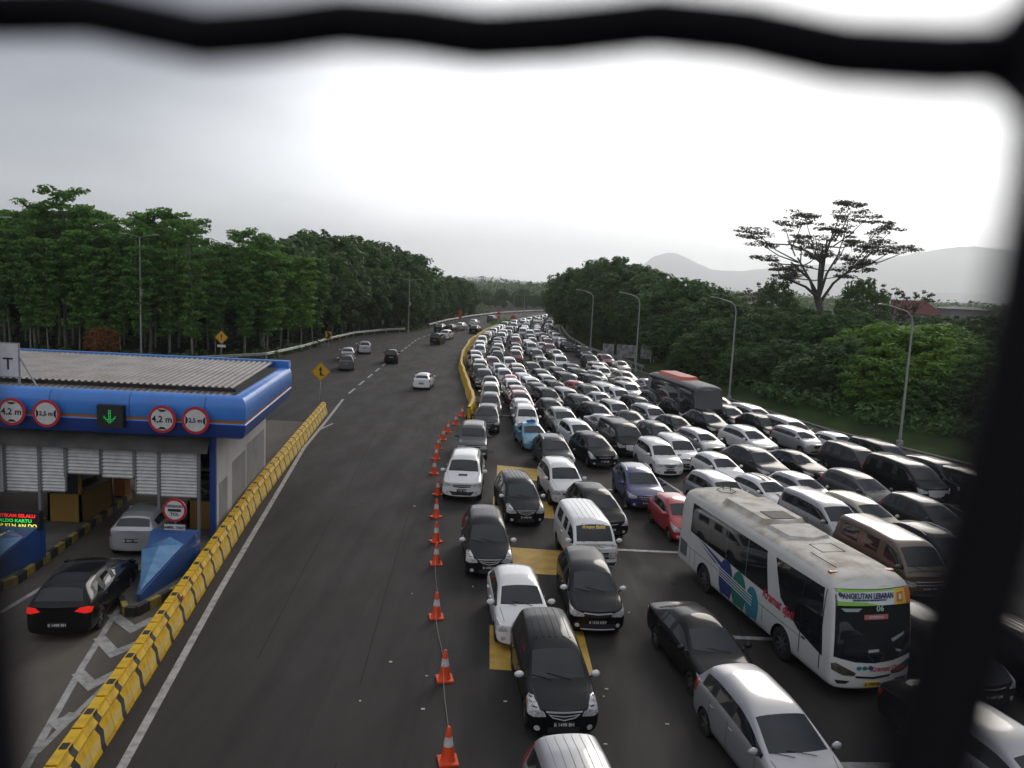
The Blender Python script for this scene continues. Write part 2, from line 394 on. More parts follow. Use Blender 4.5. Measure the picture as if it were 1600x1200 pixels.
def build_car(name, p):
    L, W, H = p['L'], p['W'], p['H']; w = W/2
    me = cage_mesh(p)
    def sub(o):
        m = o.modifiers.new('s', 'SUBSURF'); m.levels = 2; m.render_levels = 2
    me = evaluated(me, [sub]); full = me
    ax = p['axles']; me = arch_cut(me, ax, p['R']*1.13, w)
    bvh = bvh_of(full)
    root = empty(name)
    V = [v.co.copy() for v in me.vertices]
    groups = {i: [] for i in range(6)}
    for q in me.polygons: groups[q.material_index if q.material_index < 6 else 1].append(tuple(q.vertices))
    def sub_mesh(idxs):
        vs = []; mp = {}; fs = []; mi = []
        for gi, i in enumerate(idxs):
            for f in groups[i]:
                nf = []
                for k in f:
                    if k not in mp: mp[k] = len(vs); vs.append(V[k])
                    nf.append(mp[k])
                fs.append(tuple(nf)); mi.append(gi)
        return vs, fs, mi
    vs, fs, mi = sub_mesh([0, 1])
    B = MB(); B.v = [tuple(v) for v in vs]; B.f = fs; B.m = mi
    side = lambda s: dict(O=(0, s*3, 0), ua=(1,0,0), ub=(0,0,1), d=(0,-s,0))
    top = dict(O=(0,0,4), ua=(1,0,0), ub=(0,1,0), d=(0,0,-1))
    front = dict(O=(4,0,0), ua=(0,1,0), ub=(0,0,1), d=(-1,0,0)); back = dict(O=(-4,0,0), ua=(0,1,0), ub=(0,0,1), d=(1,0,0))
    doors = p['doors']; zs = .36
    for s in (1, -1):
        for x in doors: B.add(*patch(bvh, strip((x, zs), (x, p['belt'][0]-.02), .012), cell=.09, off=.003, skirt=.005, **side(s)), 1)
        B.add(*patch(bvh, strip((doors[0], zs), (doors[-1], zs), .012), cell=.3, off=.003, skirt=.005, **side(s)), 1)
        for x in doors[:-1][:2]:
            xx = x - (doors[0]-doors[1])*.86 if x == doors[0] else x-(doors[1]-doors[2])*.86
            B.add(*patch(bvh, [(xx-.08,p['belt'][0]-.13),(xx+.08,p['belt'][0]-.13),(xx+.08,p['belt'][0]-.10),(xx-.08,p['belt'][0]-.10)], cell=.09, off=.03, skirt=.0, **side(s)), 0)
        B.add(*patch(bvh, strip((p['xc']+.05, s*w*.80), (L/2-.2, s*w*.70), .012), cell=.1, off=.003, skirt=.004, **top), 1)
    for (y0) in p.get('ribs', []):
        B.add(*patch(bvh, strip((p['xh']-.35, y0), (p['xr']+.12, y0), .035), cell=.15, off=.012, skirt=.01, **top), 0)
    if p.get('stripes'):
        for s in (1, -1):
            B.add(*patch(bvh, strip((L/2-.14, s*.17), (p['xc']+.16, s*.17), .17), cell=.1, off=.004, skirt=.0, **top), 1)
            B.add(*patch(bvh, strip((p['xh']-.04, s*.17), (p['xr']+.06, s*.17), .17), cell=.1, off=.004, skirt=.0, **top), 1)
    B.build('body', [PH, BLACK], root, True, 38)
    for i, nm in ((2, 'windscreen'), (3, 'rear_window'), (4, 'side_window'), (5, 'side_window')):
        rest = list(groups[i])
        while rest:                                   # one mesh per pane
            cur = [rest.pop(0)]; seen = set(cur[0]); grew = True
            while grew:
                grew = False; keep = []
                for f in rest:
                    if seen & set(f): cur.append(f); seen |= set(f); grew = True
                    else: keep.append(f)
                rest = keep
            groups[99] = cur; vs, fs, mi = sub_mesh([99])
            mb = MB(); mb.v = [tuple(v) for v in vs]; mb.f = fs; mb.m = mi; mb.build(nm, GLASS2 if i == 2 else GLASS, root, True, 60)
    B_ = 0
    if p.get('rails'):
        for s in (1, -1):
            r = MB(); pts = []
            for k in range(7):
                x = p['xh']-.25 + (p['xr']+.1-(p['xh']-.25))*k/6
                h = bvh.ray_cast(Vector((x, s*(p['wr']-.04), 4)), Vector((0,0,-1)))[0]
                pts.append((x, s*(p['wr']-.04), h.z + (.05 if 0 < k < 6 else .0)))
            r.tube(pts, .017, 6); r.build('roof_rail', [BLACK if p['rails'] == 'black' else CHROME], root, True, 60)
    # lamps on the corners
    for s in (1, -1):
        d = Vector((-math.cos(rad(38)), -s*math.sin(rad(38)), 0)); ua = Vector((-math.sin(rad(38)), s*math.cos(rad(38)), 0))
        O = Vector((L/2-.12, s*(w-.10), 0)) - d*1.0
        HLQ = [(a*1.08, .70+(z-.69)*1.08) for a, z in p['headlamp']]
        mb = MB().add(*patch(bvh, HLQ, O, ua, (0,0,1), d, cell=.05, off=.008))
        hl = mb.build('headlight', [LAMP], root, True, 40)
        if p.get('amber'):
            MB().add(*patch(bvh, p['amber'], O, ua, (0,0,1), d, cell=.05, off=.013, skirt=.004)).build('indicator', [AMBER], hl, True, 40)
        d = Vector((math.cos(rad(38)), -s*math.sin(rad(38)), 0)); ua = Vector((math.sin(rad(38)), s*math.cos(rad(38)), 0))
        O = Vector((-L/2+.10, s*(w-.10), 0)) - d*1.0
        MB().add(*patch(bvh, p['taillamp'], O, ua, (0,0,1), d, cell=.05, off=.008)).build('tail_light', [TAIL], root, True, 40)
        if p.get('fog'):
            y, z = p['fog']
            MB().add(*patch(bvh, [(s*y+.07*math.cos(a*math.pi/4), z+.06*math.sin(a*math.pi/4)) for a in range(8)], cell=.05, off=.01, **front)).build('fog_lamp', [LAMP], root, True, 40)
        # mirrors
        x0 = p['xc']-.22; zz = p['belt'][0]+.09; y0 = s*(w+.02)
        mb = MB()
        for i in range(1):
            prof = []
            bmm = bmesh.new(); bmesh.ops.create_uvsphere(bmm, u_segments=12, v_segments=8, radius=1)
            vs = [Vector((x0 + (v.co.x*.055 if v.co.x > 0 else v.co.x*.03), y0 + s*.06 + v.co.y*.115, zz + v.co.z*.085)) for v in bmm.verts]
            fs = [tuple(v.index for v in f.verts) for f in bmm.faces]; bmm.free(); mb.add(vs, fs, 0)
        mb.beam((x0+.02, s*(w-.09), zz-.08), (x0, y0+s*.03, zz-.05), .04, mi=1)
        mb.build('mirror', [PH if not p.get('chromemir') else CHROME, BLACK], root, True, 50)
    g = MB()
    for (poly, mi) in p['grille']: g.add(*patch(bvh, poly, cell=.07, off=.006 if mi == 0 else .022, skirt=.015, **front), mi)
    g.build('grille', [BLACK, CHROME], root, True, 40)
    if p.get('scoop'): MB().add(*patch(bvh, [(p['xc']+.35,-.2),(p['xc']+.5,-.2),(p['xc']+.5,.2),(p['xc']+.35,.2)], cell=.08, off=.03, **top)).build('bonnet_scoop', [BLACK], root)
    for fr, sg, z in ((front, 1, p.get('pz', .44)), (back, -1, p.get('pzr', .62))):
        yy = .23
        pl = MB().add(*patch(bvh, [(-yy,z-.07),(yy,z-.07),(yy,z+.07),(-yy,z+.07)], cell=.5, off=.02, **fr))
        xs_ = [v[0] for v in pl.v]; xx = max(xs_) if sg > 0 else min(xs_)
        tv, tf = PLTS[len(PROTO) % 5]
        M = frame((xx+sg*.004, 0, z), (0, sg, 0), (0,0,1))
        pl.add([M @ v for v in tv], tf, 1).build('number_plate', [p.get('platemat', PLATE), WHITEP if not p.get('platemat') else BLACK], root)
    # wipers
    wp = MB()
    for (a, b_) in (((.30), (-.28)), ((-.18), (-.62))):
        pts = []
        for k in range(5):
            y = a*w/.83+(b_-a)*w/.83*k/4; xx = p['xc']+.10-.16*(k/4)-.05*abs(y)
            h = bvh.ray_cast(Vector((xx, y, 4)), Vector((0,0,-1)))[0]
            pts.append((xx, y, h.z+.018))
        wp.tube(pts, .008, 4)
    wp.build('wiper', [BLACK], root)
    for x in ax:
        for s in (1, -1): wheel_parts(p['R'], p.get('tw', .19), root, x, s*(w-.12), s, p.get('spokes', 5))
    if p.get('extra'): p['extra'](root, bvh, dict(side=side, top=top, front=front, back=back), p)
    root['xh'] = p['xh']; root['zh'] = p['zh']
    return root
PROTO = {}; FARM = {}
PLTXT = text_mesh('B 1498 BH', .105, .002, bold=.001)
PLTS = [PLTXT] + [text_mesh(t_, .105, .002, bold=.001) for t_ in ('D 1204 AFK', 'B 1632 KRT', 'B 2041 TFE', 'F 1187 QM')]
def q4(x0, x1, z0, z1): return [(x0,z0),(x1,z0),(x1,z1),(x0,z1)]
def sym(poly): return poly + [(-a, b) for a, b in poly[::-1]]
HL_A = [(-.30,.63),(-.06,.60),(.13,.66),(.27,.80),(.25,.90),(.12,.90),(-.06,.83),(-.26,.72)]
HL_B = [(-.26,.60),(.0,.57),(.17,.64),(.26,.78),(.20,.86),(.04,.84),(-.18,.76)]
HL_C = [(-.24,.60),(.18,.60),(.24,.80),(.06,.80),(-.24,.74)]
SPEC = {}
SPEC['minivan'] = dict(L=4.14, W=1.66, H=1.69, wr=.60, belt=(1.0,1.06), hood=(.80,.99), xc=1.20, xh=.52, zh=1.61, xr=-1.72, zr=1.62, xg=-1.98, zg=1.08,
    pill=[(-.10,-.19),(-.98,-1.05),(-1.55,-1.62)], axles=(1.30,-1.33), R=.31, doors=(1.02,-.15,-1.02), ribs=(-.42,-.25,-.08,.08,.25,.42),
    headlamp=HL_A, amber=[(.16,.72),(.26,.81),(.25,.87),(.17,.84)], taillamp=[(-.05,.78),(.14,.78),(.20,1.05),(.12,1.45),(.03,1.45),(.04,1.08),(-.05,1.02)],
    grille=[(sym([(.0,.56),(.27,.62),(.40,.74),(.0,.745)]),0),(sym([(0,.735),(.40,.735),(.42,.765),(0,.775)]),1),(sym([(0,.65),(.34,.68),(.345,.695),(0,.665)]),1),(sym([(0,.565),(.26,.62),(.36,.70),(.345,.70),(.25,.635),(0,.582)]),1),(q4(-.36,.36,.27,.40),0)], pz=.47, pzr=.80, fog=(.60,.36), chromemir=True)
SPEC['minivan_grinning'] = dict(SPEC['minivan'], chromemir=False, headlamp=[(-.28,.66),(-.02,.62),(.22,.70),(.33,.83),(.1,.82),(-.2,.74)], amber=None,
    grille=[(sym([(0,.70),(.34,.715),(.44,.77),(0,.76)]),0),(sym([(0,.665),(.36,.69),(.52,.76),(.52,.785),(.34,.715),(0,.695)]),1),(sym([(0,.27),(.34,.27),(.47,.50),(0,.53)]),0)], pz=.42, ribs=(-.4,-.2,0,.2,.4), H=1.68)
SPEC['compact minivan'] = dict(SPEC['minivan'], L=4.10, W=1.655, H=1.60, zh=1.53, zr=1.53, ribs=(), headlamp=[(-.30,.62),(-.05,.60),(.18,.70),(.30,.84),(.05,.80),(-.3,.70)], amber=[(.13,.72),(.25,.82),(.16,.80),(.07,.76)],
    grille=[(sym([(0,.69),(.42,.72),(.42,.75),(0,.735)]),1),(sym([(0,.60),(.40,.64),(.42,.71),(0,.685)]),0),(q4(-.5,.5,.28,.42),0),(q4(-.5,.5,.25,.275),1)], pz=.47, rails=None)
SPEC['hexagon_grille_minivan'] = dict(SPEC['compact minivan'], H=1.50, zh=1.43, zr=1.43, L=4.0, grille=[(sym([(0,.50),(.26,.54),(.36,.66),(.28,.76),(0,.78)]),0),(sym([(0,.50),(.26,.54),(.36,.66),(.34,.66),(.25,.555),(0,.52)]),1),(sym([(0,.765),(.27,.745),(.345,.66),(.365,.66),(.28,.765),(0,.785)]),1),(q4(-.5,.5,.27,.38),0)], headlamp=HL_B, amber=None)
SPEC['smooth minivan'] = dict(L=4.2, W=1.70, H=1.64, wr=.60, belt=(1.0,1.08), hood=(.80,1.02), xc=1.32, xh=.38, zh=1.56, xr=-1.70, zr=1.54, xg=-2.0, zg=1.10,
    pill=[(-.16,-.25),(-1.04,-1.12),(-1.52,-1.60)], axles=(1.32,-1.30), R=.32, doors=(1.05,-.20,-1.08), headlamp=[(-.24,.62),(.0,.60),(.20,.70),(.34,.88),(.28,.94),(.10,.88),(-.08,.78)], taillamp=[(-.08,.80),(.16,.80),(.22,1.1),(.10,1.1),(-.08,1.0)],
    grille=[(sym([(0,.62),(.3,.65),(.36,.74),(0,.735)]),0),(sym([(0,.665),(.33,.69),(.34,.71),(0,.69)]),1),(q4(-.42,.42,.26,.42),0)], pz=.48, fog=(.60,.37), rails=None)
SPEC['estate minivan'] = dict(SPEC['smooth minivan'], L=4.4, H=1.58, zh=1.50, zr=1.48, xg=-2.08, xr=-1.82, zg=1.04, taillamp=[(-.30,.86),(-.08,.79),(.10,.80),(.18,.90),(.02,.97),(-.18,.96)], pzr=.50)
SPEC['large minivan'] = dict(SPEC['smooth minivan'], L=4.58, W=1.77, H=1.75, wr=.64, zh=1.66, zr=1.68, xc=1.55, xh=.70, hood=(.86,1.06), belt=(1.05,1.08), xr=-1.95, xg=-2.2, zg=1.10, pill=[(.02,-.08),(-.98,-1.08),(-1.75,-1.84)],
    axles=(1.42,-1.33), doors=(1.22,-.03,-1.03), headlamp=[(-.30,.66),(.05,.64),(.28,.80),(.30,.94),(.0,.86),(-.3,.80)], grille=[(sym([(0,.62),(.36,.66),(.42,.80),(0,.81)]),0),(sym([(0,.75),(.42,.75),(.43,.785),(0,.80)]),1),(sym([(0,.68),(.38,.70),(.39,.725),(0,.705)]),1),(q4(-.45,.45,.28,.44),0)], pzr=.85)
SPEC['boxy minivan'] = dict(L=4.2, W=1.64, H=1.83, wr=.66, belt=(1.06,1.10), hood=(.90,1.08), xc=1.62, xh=.95, zh=1.74, xr=-1.86, zr=1.77, xg=-2.03, zg=1.12,
    pill=[(.30,.20),(-.72,-.82),(-1.66,-1.76)], axles=(1.30,-1.28), R=.31, doors=(1.35,.25,-.77), headlamp=[(-.28,.66),(.02,.64),(.16,.72),(.2,.90),(.0,.86),(-.28,.78)], taillamp=[(-.02,.8),(.12,.8),(.12,1.4),(0,1.4)],
    grille=[(sym([(0,.64),(.40,.66),(.44,.80),(0,.82)]),0),(sym([(0,.775),(.44,.77),(.45,.81),(0,.825)]),1),(sym([(0,.70),(.43,.70),(.43,.725),(0,.73)]),1),(q4(-.48,.48,.30,.46),0),(q4(-.60,.60,.25,.29),1)], pz=.50, pzr=.75, nose=.06, ribs=(-.45,-.27,-.09,.09,.27,.45))
SPEC['tall luxury van'] = dict(SPEC['boxy minivan'], L=4.85, W=1.84, H=1.90, wr=.72, zh=1.80, zr=1.84, hood=(.92,1.12), xc=1.85, xh=1.02, xr=-2.1, xg=-2.33, zg=1.18, pill=[(.35,.25),(-.95,-1.05),(-1.9,-2.0)], axles=(1.48,-1.45), R=.34, doors=(1.5,.3,-1.0), ribs=(),
    grille=[(sym([(0,.50),(.42,.54),(.50,.84),(0,.86)]),1),(sym([(0,.62),(.43,.63),(.44,.645),(0,.64)]),0),(sym([(0,.70),(.45,.71),(.46,.725),(0,.72)]),0),(sym([(0,.78),(.47,.79),(.47,.80),(0,.795)]),0),(q4(-.48,.48,.28,.42),0)])
SPEC['off-roader'] = dict(L=4.70, W=1.84, H=1.83, wr=.66, zb=.32, belt=(1.13,1.18), hood=(.96,1.14), xc=1.20, xh=.62, zh=1.76, xr=-1.95, zr=1.74, xg=-2.22, zg=1.20, nose=.07,
    pill=[(-.14,-.24),(-1.05,-1.14),(-1.78,-1.86)], axles=(1.42,-1.33), R=.38, tw=.24, doors=(1.05,-.19,-1.10), rails='black', scoop=True, headlamp=[(-.32,.78),(-.02,.74),(.22,.80),(.30,.96),(.05,.95),(-.26,.88)], taillamp=[(-.06,.9),(.14,.9),(.2,1.2),(-.02,1.2)],
    grille=[(sym([(0,.72),(.40,.76),(.46,.89),(0,.90)]),0),(sym([(0,.87),(.46,.87),(.47,.90),(0,.91)]),1),(sym([(0,.79),(.43,.81),(.43,.83),(0,.81)]),1),(sym([(0,.38),(.42,.38),(.60,.56),(0,.52)]),0)], pz=.60, pzr=.95, fog=(.66,.50), spokes=6)
SPEC['old off-roader'] = dict(SPEC['off-roader'], L=4.45, W=1.74, H=1.82, wr=.68, hood=(1.0,1.12), scoop=None, headlamp=[(-.30,.74),(.10,.74),(.12,.92),(-.30,.92)], xc=1.05, xh=.55, axles=(1.36,-1.24), doors=(.95,-.19,-1.10), xr=-1.92, xg=-2.12,
    grille=[(q4(-.46,.46,.72,.90),0),(q4(-.48,.48,.90,.93),1),(q4(-.46,.46,.80,.82),1),(q4(-.78,.78,.48,.53),1),(q4(-.5,.5,.36,.46),0)], spokes=6)
SPEC['compact off-roader'] = dict(SPEC['off-roader'], L=4.20, W=1.70, H=1.74, wr=.62, zb=.28, hood=(.88,1.06), xc=1.08, xh=.45, zh=1.67, xr=-1.68, zr=1.66, xg=-1.98, zg=1.12, belt=(1.06,1.10), axles=(1.28,-1.30), R=.34, pill=[(-.18,-.27),(-1.0,-1.08),(-1.52,-1.6)], doors=(.95,-.22,-1.04), scoop=None, rails='chrome',
    headlamp=[(-.28,.68),(-.04,.64),(.18,.74),(.28,.92),(.06,.88),(-.22,.78)], grille=[(sym([(0,.64),(.34,.66),(.40,.78),(0,.79)]),0),(sym([(0,.75),(.38,.75),(.40,.78),(0,.79)]),1),(sym([(0,.34),(.42,.34),(.5,.48),(0,.46)]),0)], pz=.54)
SPEC['crossover'] = dict(L=4.5, W=1.80, H=1.66, wr=.63, zb=.27, belt=(1.02,1.12), hood=(.84,1.04), xc=1.28, xh=.42, zh=1.58, xr=-1.62, zr=1.54, xg=-2.08, zg=1.12, pill=[(-.16,-.25),(-1.02,-1.10),(-1.50,-1.58)], axles=(1.36,-1.30), R=.36, tw=.22, doors=(1.05,-.20,-1.06), rails='chrome',
    headlamp=[(-.28,.70),(-.02,.66),(.26,.76),(.42,.88),(.14,.86),(-.24,.79)], taillamp=[(-.05,.85),(.14,.85),(.2,1.3),(.04,1.3)], grille=[(sym([(0,.60),(.34,.64),(.44,.77),(0,.77)]),0),(sym([(0,.74),(.44,.755),(.45,.785),(0,.775)]),1),(sym([(0,.64),(.36,.68),(.37,.70),(0,.66)]),1),(q4(-.5,.5,.30,.45),0)], pz=.50, fog=(.64,.42))
SPEC['hatchback'] = dict(L=3.66, W=1.62, H=1.50, wr=.57, belt=(.94,1.04), hood=(.74,.95), xc=1.02, xh=.30, zh=1.43, xr=-1.38, zr=1.38, xg=-1.72, zg=1.02, pill=[(-.18,-.26),(-.98,-1.05),(-1.28,-1.34)], axles=(1.14,-1.30), R=.28, tw=.17, doors=(.82,-.22,-1.0),
    headlamp=[(-.26,.58),(.0,.55),(.20,.66),(.34,.84),(.12,.78),(-.12,.70)], taillamp=[(-.05,.74),(.14,.74),(.18,1.0),(.02,1.0)], grille=[(sym([(0,.60),(.26,.63),(.30,.68),(0,.675)]),0),(sym([(0,.655),(.29,.66),(.30,.68),(0,.68)]),1),(sym([(0,.27),(.30,.27),(.42,.46),(0,.48)]),0)], pz=.40, fog=(.60,.38))
SPEC['striped hatchback'] = dict(SPEC['hatchback'], L=3.80, W=1.68, stripes=True)
SPEC['saloon'] = dict(L=4.42, W=1.70, H=1.45, wr=.55, belt=(.93,.98), hood=(.72,.92), xc=1.12, xh=.30, zh=1.39, xr=-1.02, zr=1.35, xg=-1.58, zg=1.02, trunk=1.00, pill=[(-.16,-.24),(-.86,-.93),], axles=(1.36,-1.24), R=.30, doors=(.92,-.20,-1.02),
    headlamp=[(-.28,.56),(.0,.53),(.18,.62),(.28,.74),(.05,.73),(-.22,.66)], taillamp=[(-.18,.72),(.10,.70),(.16,.90),(-.16,.90)], grille=[(sym([(0,.54),(.26,.58),(.30,.66),(0,.665)]),0),(sym([(0,.64),(.30,.65),(.31,.67),(0,.675)]),1),(q4(-.42,.42,.25,.40),0)], pz=.42, pzr=.66, chromemir=None)
def taxi_extra(root, bvh, fr, p):
    z = bvh.ray_cast(Vector((-.25,0,4)), Vector((0,0,-1)))[0].z
    m = MB(); m.prism([(-.30,0),(.30,0),(.24,.14),(.10,.17),(0,.19),(-.10,.17),(-.24,.14)], 'X', -.33, -.17, 0); m.xf(Matrix.Translation((0,0,z+.01)))
    m.build('roof_sign', [mat('taxi_sign', (.04,.14,.4), rough=.35, coat=1)], root)
SPEC['taxi'] = dict(SPEC['saloon'], platemat=PLATEY, extra=taxi_extra)
def van_extra(root, bvh, fr, p):
    pc = MB().add(*patch(bvh, [(-.66,1.70),(.66,1.70),(.68,1.56),(-.68,1.56)], cell=.3, off=.012, skirt=.002, **fr['front'])).build('windscreen_banner', [mat('banner_purple', (.07,.05,.16), rough=.4)], root)
    tv, tf = text_mesh('Agung Bakti', .13, .002, shear=.35, bold=.003, sx=1.35)
    o = fr['front']; me2 = []
    M = frame((0,0,0), (0,1,0), (0,0,1))
    out = []
    for v in tv:
        h = bvh.ray_cast(Vector((4, v.x, 1.63+v.y)), Vector((-1,0,0)))[0]
        out.append((h.x+.02+v.z, v.x, 1.63+v.y))
    MB().add(out, tf).build('banner_lettering', [mat('banner_yellow', (.7,.5,.05), rough=.5)], pc)
SPEC['old van'] = dict(L=3.95, W=1.69, H=1.86, wr=.68, zb=.28, belt=(1.10,1.10), hood=(.98,1.08), xc=1.84, xh=1.36, zh=1.80, xr=-1.80, zr=1.82, xg=-1.93, zg=1.12, nose=.02,
    pill=[(.72,.64),(-.20,-.28),(-1.5,-1.58)], axles=(1.12,-1.08), R=.30, doors=(1.6,.68,-.24), bp=0, headlamp=[(-.22,.62),(.03,.62),(.03,.82),(-.22,.82)], amber=[(.05,.64),(.13,.64),(.13,.80),(.05,.80)], taillamp=[(-.02,.6),(.08,.6),(.08,.95),(-.02,.95)],
    grille=[(q4(-.74,.74,.60,.84),0),(q4(-.5,.5,.70,.715),1),(q4(-.5,.5,.76,.77),1),(q4(-.80,.80,.36,.48),0)], pz=.54, pzr=.6, ribs=(-.4,-.2,0,.2,.4), extra=van_extra, spokes=8)
SPEC['minibus'] = dict(SPEC['old van'], L=4.6, W=1.80, H=1.95, wr=.72, zh=1.88, zr=1.90, xc=2.05, xh=1.45, xr=-2.1, xg=-2.25, axles=(1.45,-1.2), pill=[(.75,.67),(-.4,-.48),(-1.85,-1.93)], extra=None, ribs=(), hood=(.98,1.08), headlamp=HL_C, amber=None, R=.32,
    grille=[(q4(-.5,.5,.66,.80),0),(q4(-.52,.52,.76,.80),1),(q4(-.52,.52,.66,.69),1),(q4(-.6,.6,.36,.48),0)])
KIND = {k: k.replace('_grinning', '').replace('hexagon_grille_', '').replace('striped ', '').replace('estate ', '') for k in SPEC}
NAME = {'minivan':'minivan','compact minivan':'minivan','smooth minivan':'minivan','large minivan':'minivan','boxy minivan':'minivan','tall luxury van':'luxury_van','off-roader':'off_roader','old off-roader':'off_roader','compact off-roader':'off_roader',
        'crossover':'crossover_car','hatchback':'hatchback','saloon':'saloon_car','taxi':'taxi','old van':'old_van','minibus':'minibus'}
for k in SPEC:
    PROTO[k] = build_car(NAME[KIND[k]], SPEC[k])
    FARM[k] = join_parts([o for o in PROTO[k].children_recursive], NAME[KIND[k]])
def set_paint(o, m):
    for i, s in enumerate(o.material_slots):
        if o.data.materials[i] == PH: s.link = 'OBJECT'; s.material = m
def put_car(kind, color, x, y, hdg, full=True, away=False, lit=False):
    d = Vector((math.sin(hdg), -math.cos(hdg), 0))
    if away: d = -d
    rz = math.atan2(d.y, d.x)
    if full:
        o = copy_tree(PROTO[kind])
        for ch in o.children_recursive:
            set_paint(ch, paint(color))
            if lit and ch.name.startswith('tail_light'):
                ch.material_slots[0].link = 'OBJECT'; ch.material_slots[0].material = TAILON
    else:
        o = FARM[kind].copy(); C.objects.link(o); set_paint(o, paint(color))
    o.location = (x, y, 0); o.rotation_euler = (0,0,rz)
    for k in ('xh', 'zh'):
        if k in o: del o[k]
    return o
# ================================================================ GROUND, ROAD, MARKINGS
def streaky(name, c1, c2, c3, rough, sy=.12, spec=.3):
    m = bpy.data.materials.new(name); m.use_nodes = True; t = m.node_tree; p = t.nodes['Principled BSDF']
    o = N(t, 'ShaderNodeTexCoord')
    def noise(sx, sy, sc, det=6):
        mp = N(t, 'ShaderNodeMapping'); mp.inputs['Scale'].default_value = (sx, sy, 1); t.links.new(o.outputs['Object'], mp.inputs[0])
        n = N(t, 'ShaderNodeTexNoise'); n.inputs['Scale'].default_value = sc; n.inputs['Detail'].default_value = det; n.inputs['Roughness'].default_value = .62
        t.links.new(mp.outputs[0], n.inputs['Vector']); return n.outputs[0]
    a = maprange(t, noise(1, sy, .5), .35, .7); b = maprange(t, noise(1, 1, .09, 3), .4, .65); g = maprange(t, noise(1, 1, 55, 2), .3, .75)
    st = maprange(t, noise(1, .02, 1.1, 3), .50, .66, 0, .55)
    sp = maprange(t, noise(1, 1, 2.6, 3), .68, .76, 0, .5)
    col = mixc(t, a, c1, c2); col = mixc(t, mathn(t, 'MULTIPLY', b, .55), col, c3)
    col = mixc(t, st, col, tuple(x*.6 for x in c1)); col = mixc(t, sp, col, tuple(x*.55 for x in c1))
    col = mixc(t, mathn(t, 'MULTIPLY', g, .35), col, tuple(x*1.7 for x in c2))
    t.links.new(col, p.inputs['Base Color'])
    r = maprange(t, noise(1, .3, .7), .3, .7, rough-.09, rough+.08); t.links.new(r, p.inputs['Roughness'])
    p.inputs['Specular IOR Level'].default_value = spec
    bp = N(t, 'ShaderNodeBump'); bp.inputs['Strength'].default_value = .25; bp.inputs['Distance'].default_value = .01
    t.links.new(noise(1, 1, 70, 3), bp.inputs['Height']); t.links.new(bp.outputs[0], p.inputs['Normal']); return m
ASPH = streaky('asphalt', (.0275,.024,.0218), (.036,.0318,.0287), (.0215,.0195,.0183), .82)
CONC = streaky('plaza_concrete', (.082,.070,.058), (.108,.093,.076), (.055,.048,.040), .8, .6)
GRASS = mat('grass_ground', (.034,.062,.014), rough=.95, noise=.9, nscale=.35, col2=(.020,.028,.012), bump=.6, spec=.1)
EARTH = mat('forest_floor', (.020,.026,.012), rough=.95, spec=.1, noise=.9, nscale=.3, col2=(.03,.022,.014))
WPAINT = mat('road_paint_white', (.42,.41,.39), rough=.65, noise=.75, nscale=3.5, col2=(.16,.15,.14))
YPAINT = mat('road_paint_yellow', (.56,.34,.05), rough=.65, noise=.8, nscale=1.6, col2=(.36,.215,.04))
def sheet(name, poly, z, m):
    o = mesh_obj(name, [(x, y, z) for x, y in poly], [tuple(range(len(poly)))], m)
    bm = bmesh.new(); bm.from_mesh(o.data); bmesh.ops.triangulate(bm, faces=bm.faces[:]); bm.normal_update()
    for f in bm.faces:
        if f.normal.z < 0: f.normal_flip()
    bm.to_mesh(o.data); bm.free(); return struct(o)
sheet('ground', [(-11000,-600),(11000,-600),(11000,14500),(-11000,14500)], 0, EARTH)
RIGHT = [(44,-20),(40,20),(34,38),(28.6,50),(24.2,60),(15.2,97),(10.6,124),(9.4,145),(9.5,167),(10.4,192),(12.4,212),(15.8,241),(24,268),(50,310)]
LEFT = [(-75,72),(-50,79),(-34.5,84),(-28.8,92),(-27.8,103),(-27.8,117),(-26.8,132),(-24,142),(-20.2,149),(-18.0,166),(-16.4,186),(-12,216),(-5.8,244),(6,276),(30,330)]
sheet('road', [(-75,-20)] + LEFT + [(45,340)] + RIGHT[::-1], .004, ASPH)
sheet('plaza_pavement', [(-60,-20), (-60,54.1), (-13.05,54.1), (-10.9,34), (-9.4,22), (-7.9,13), (-6.8,4),(-6.4,-20)], .008, CONC)
sheet('grass_verge', [(-20.4,149.4),(-19.2,149.5),(-18.2,152),(-17.2,166),(-15.9,184),(-18.5,184),(-28,170)], .012, GRASS)
sheet('traffic_island', [(-4.2,176),(-2.6,176),(.8,190),(5.4,208),(11,232),(8,236),(-1,214),(-5,192)], .012, GRASS)
bank = MB()                                                      # grassy bank beside the right hand kerb
def offs(P, k):
    out = []
    for i, (x, y) in enumerate(P):
        a = P[max(i-1, 0)]; b = P[min(i+1, len(P)-1)]; t = Vector((b[0]-a[0], b[1]-a[1])).normalized(); out.append((x+t.y*k, y-t.x*k))
    return out
rows = [(.35,.02),(1.2,.12),(4,.5),(9,1.2),(16,1.4),(34,.3)]
for (k, z) in rows: bank.v += [(x, y, z) for x, y in offs(RIGHT, k)]
nR = len(RIGHT)
for r in range(len(rows)-1):
    for i in range(nR-1): bank.f.append((r*nR+i, r*nR+i+1, (r+1)*nR+i+1, (r+1)*nR+i)); bank.m.append(0)
bk = bank.build('grass_bank', [GRASS], None, True); struct(bk)
kerb = MB()
for P, s in ((RIGHT, 1),):
    Q = offs(P, .02); R_ = offs(P, .32)
    for i in range(len(P)-1):
        a, b, c, d = Q[i], Q[i+1], R_[i+1], R_[i]
        kerb.add([(*a,0),(*b,0),(*c,0),(*d,0),(*a,.14),(*b,.14),(*c,.14),(*d,.14)], [(4,5,6,7),(0,1,5,4),(1,2,6,5),(2,3,7,6),(3,0,4,7)])
struct(kerb.build('kerb', [mat('kerb_concrete', (.20,.19,.17), noise=.8, nscale=2, rough=.9)]))

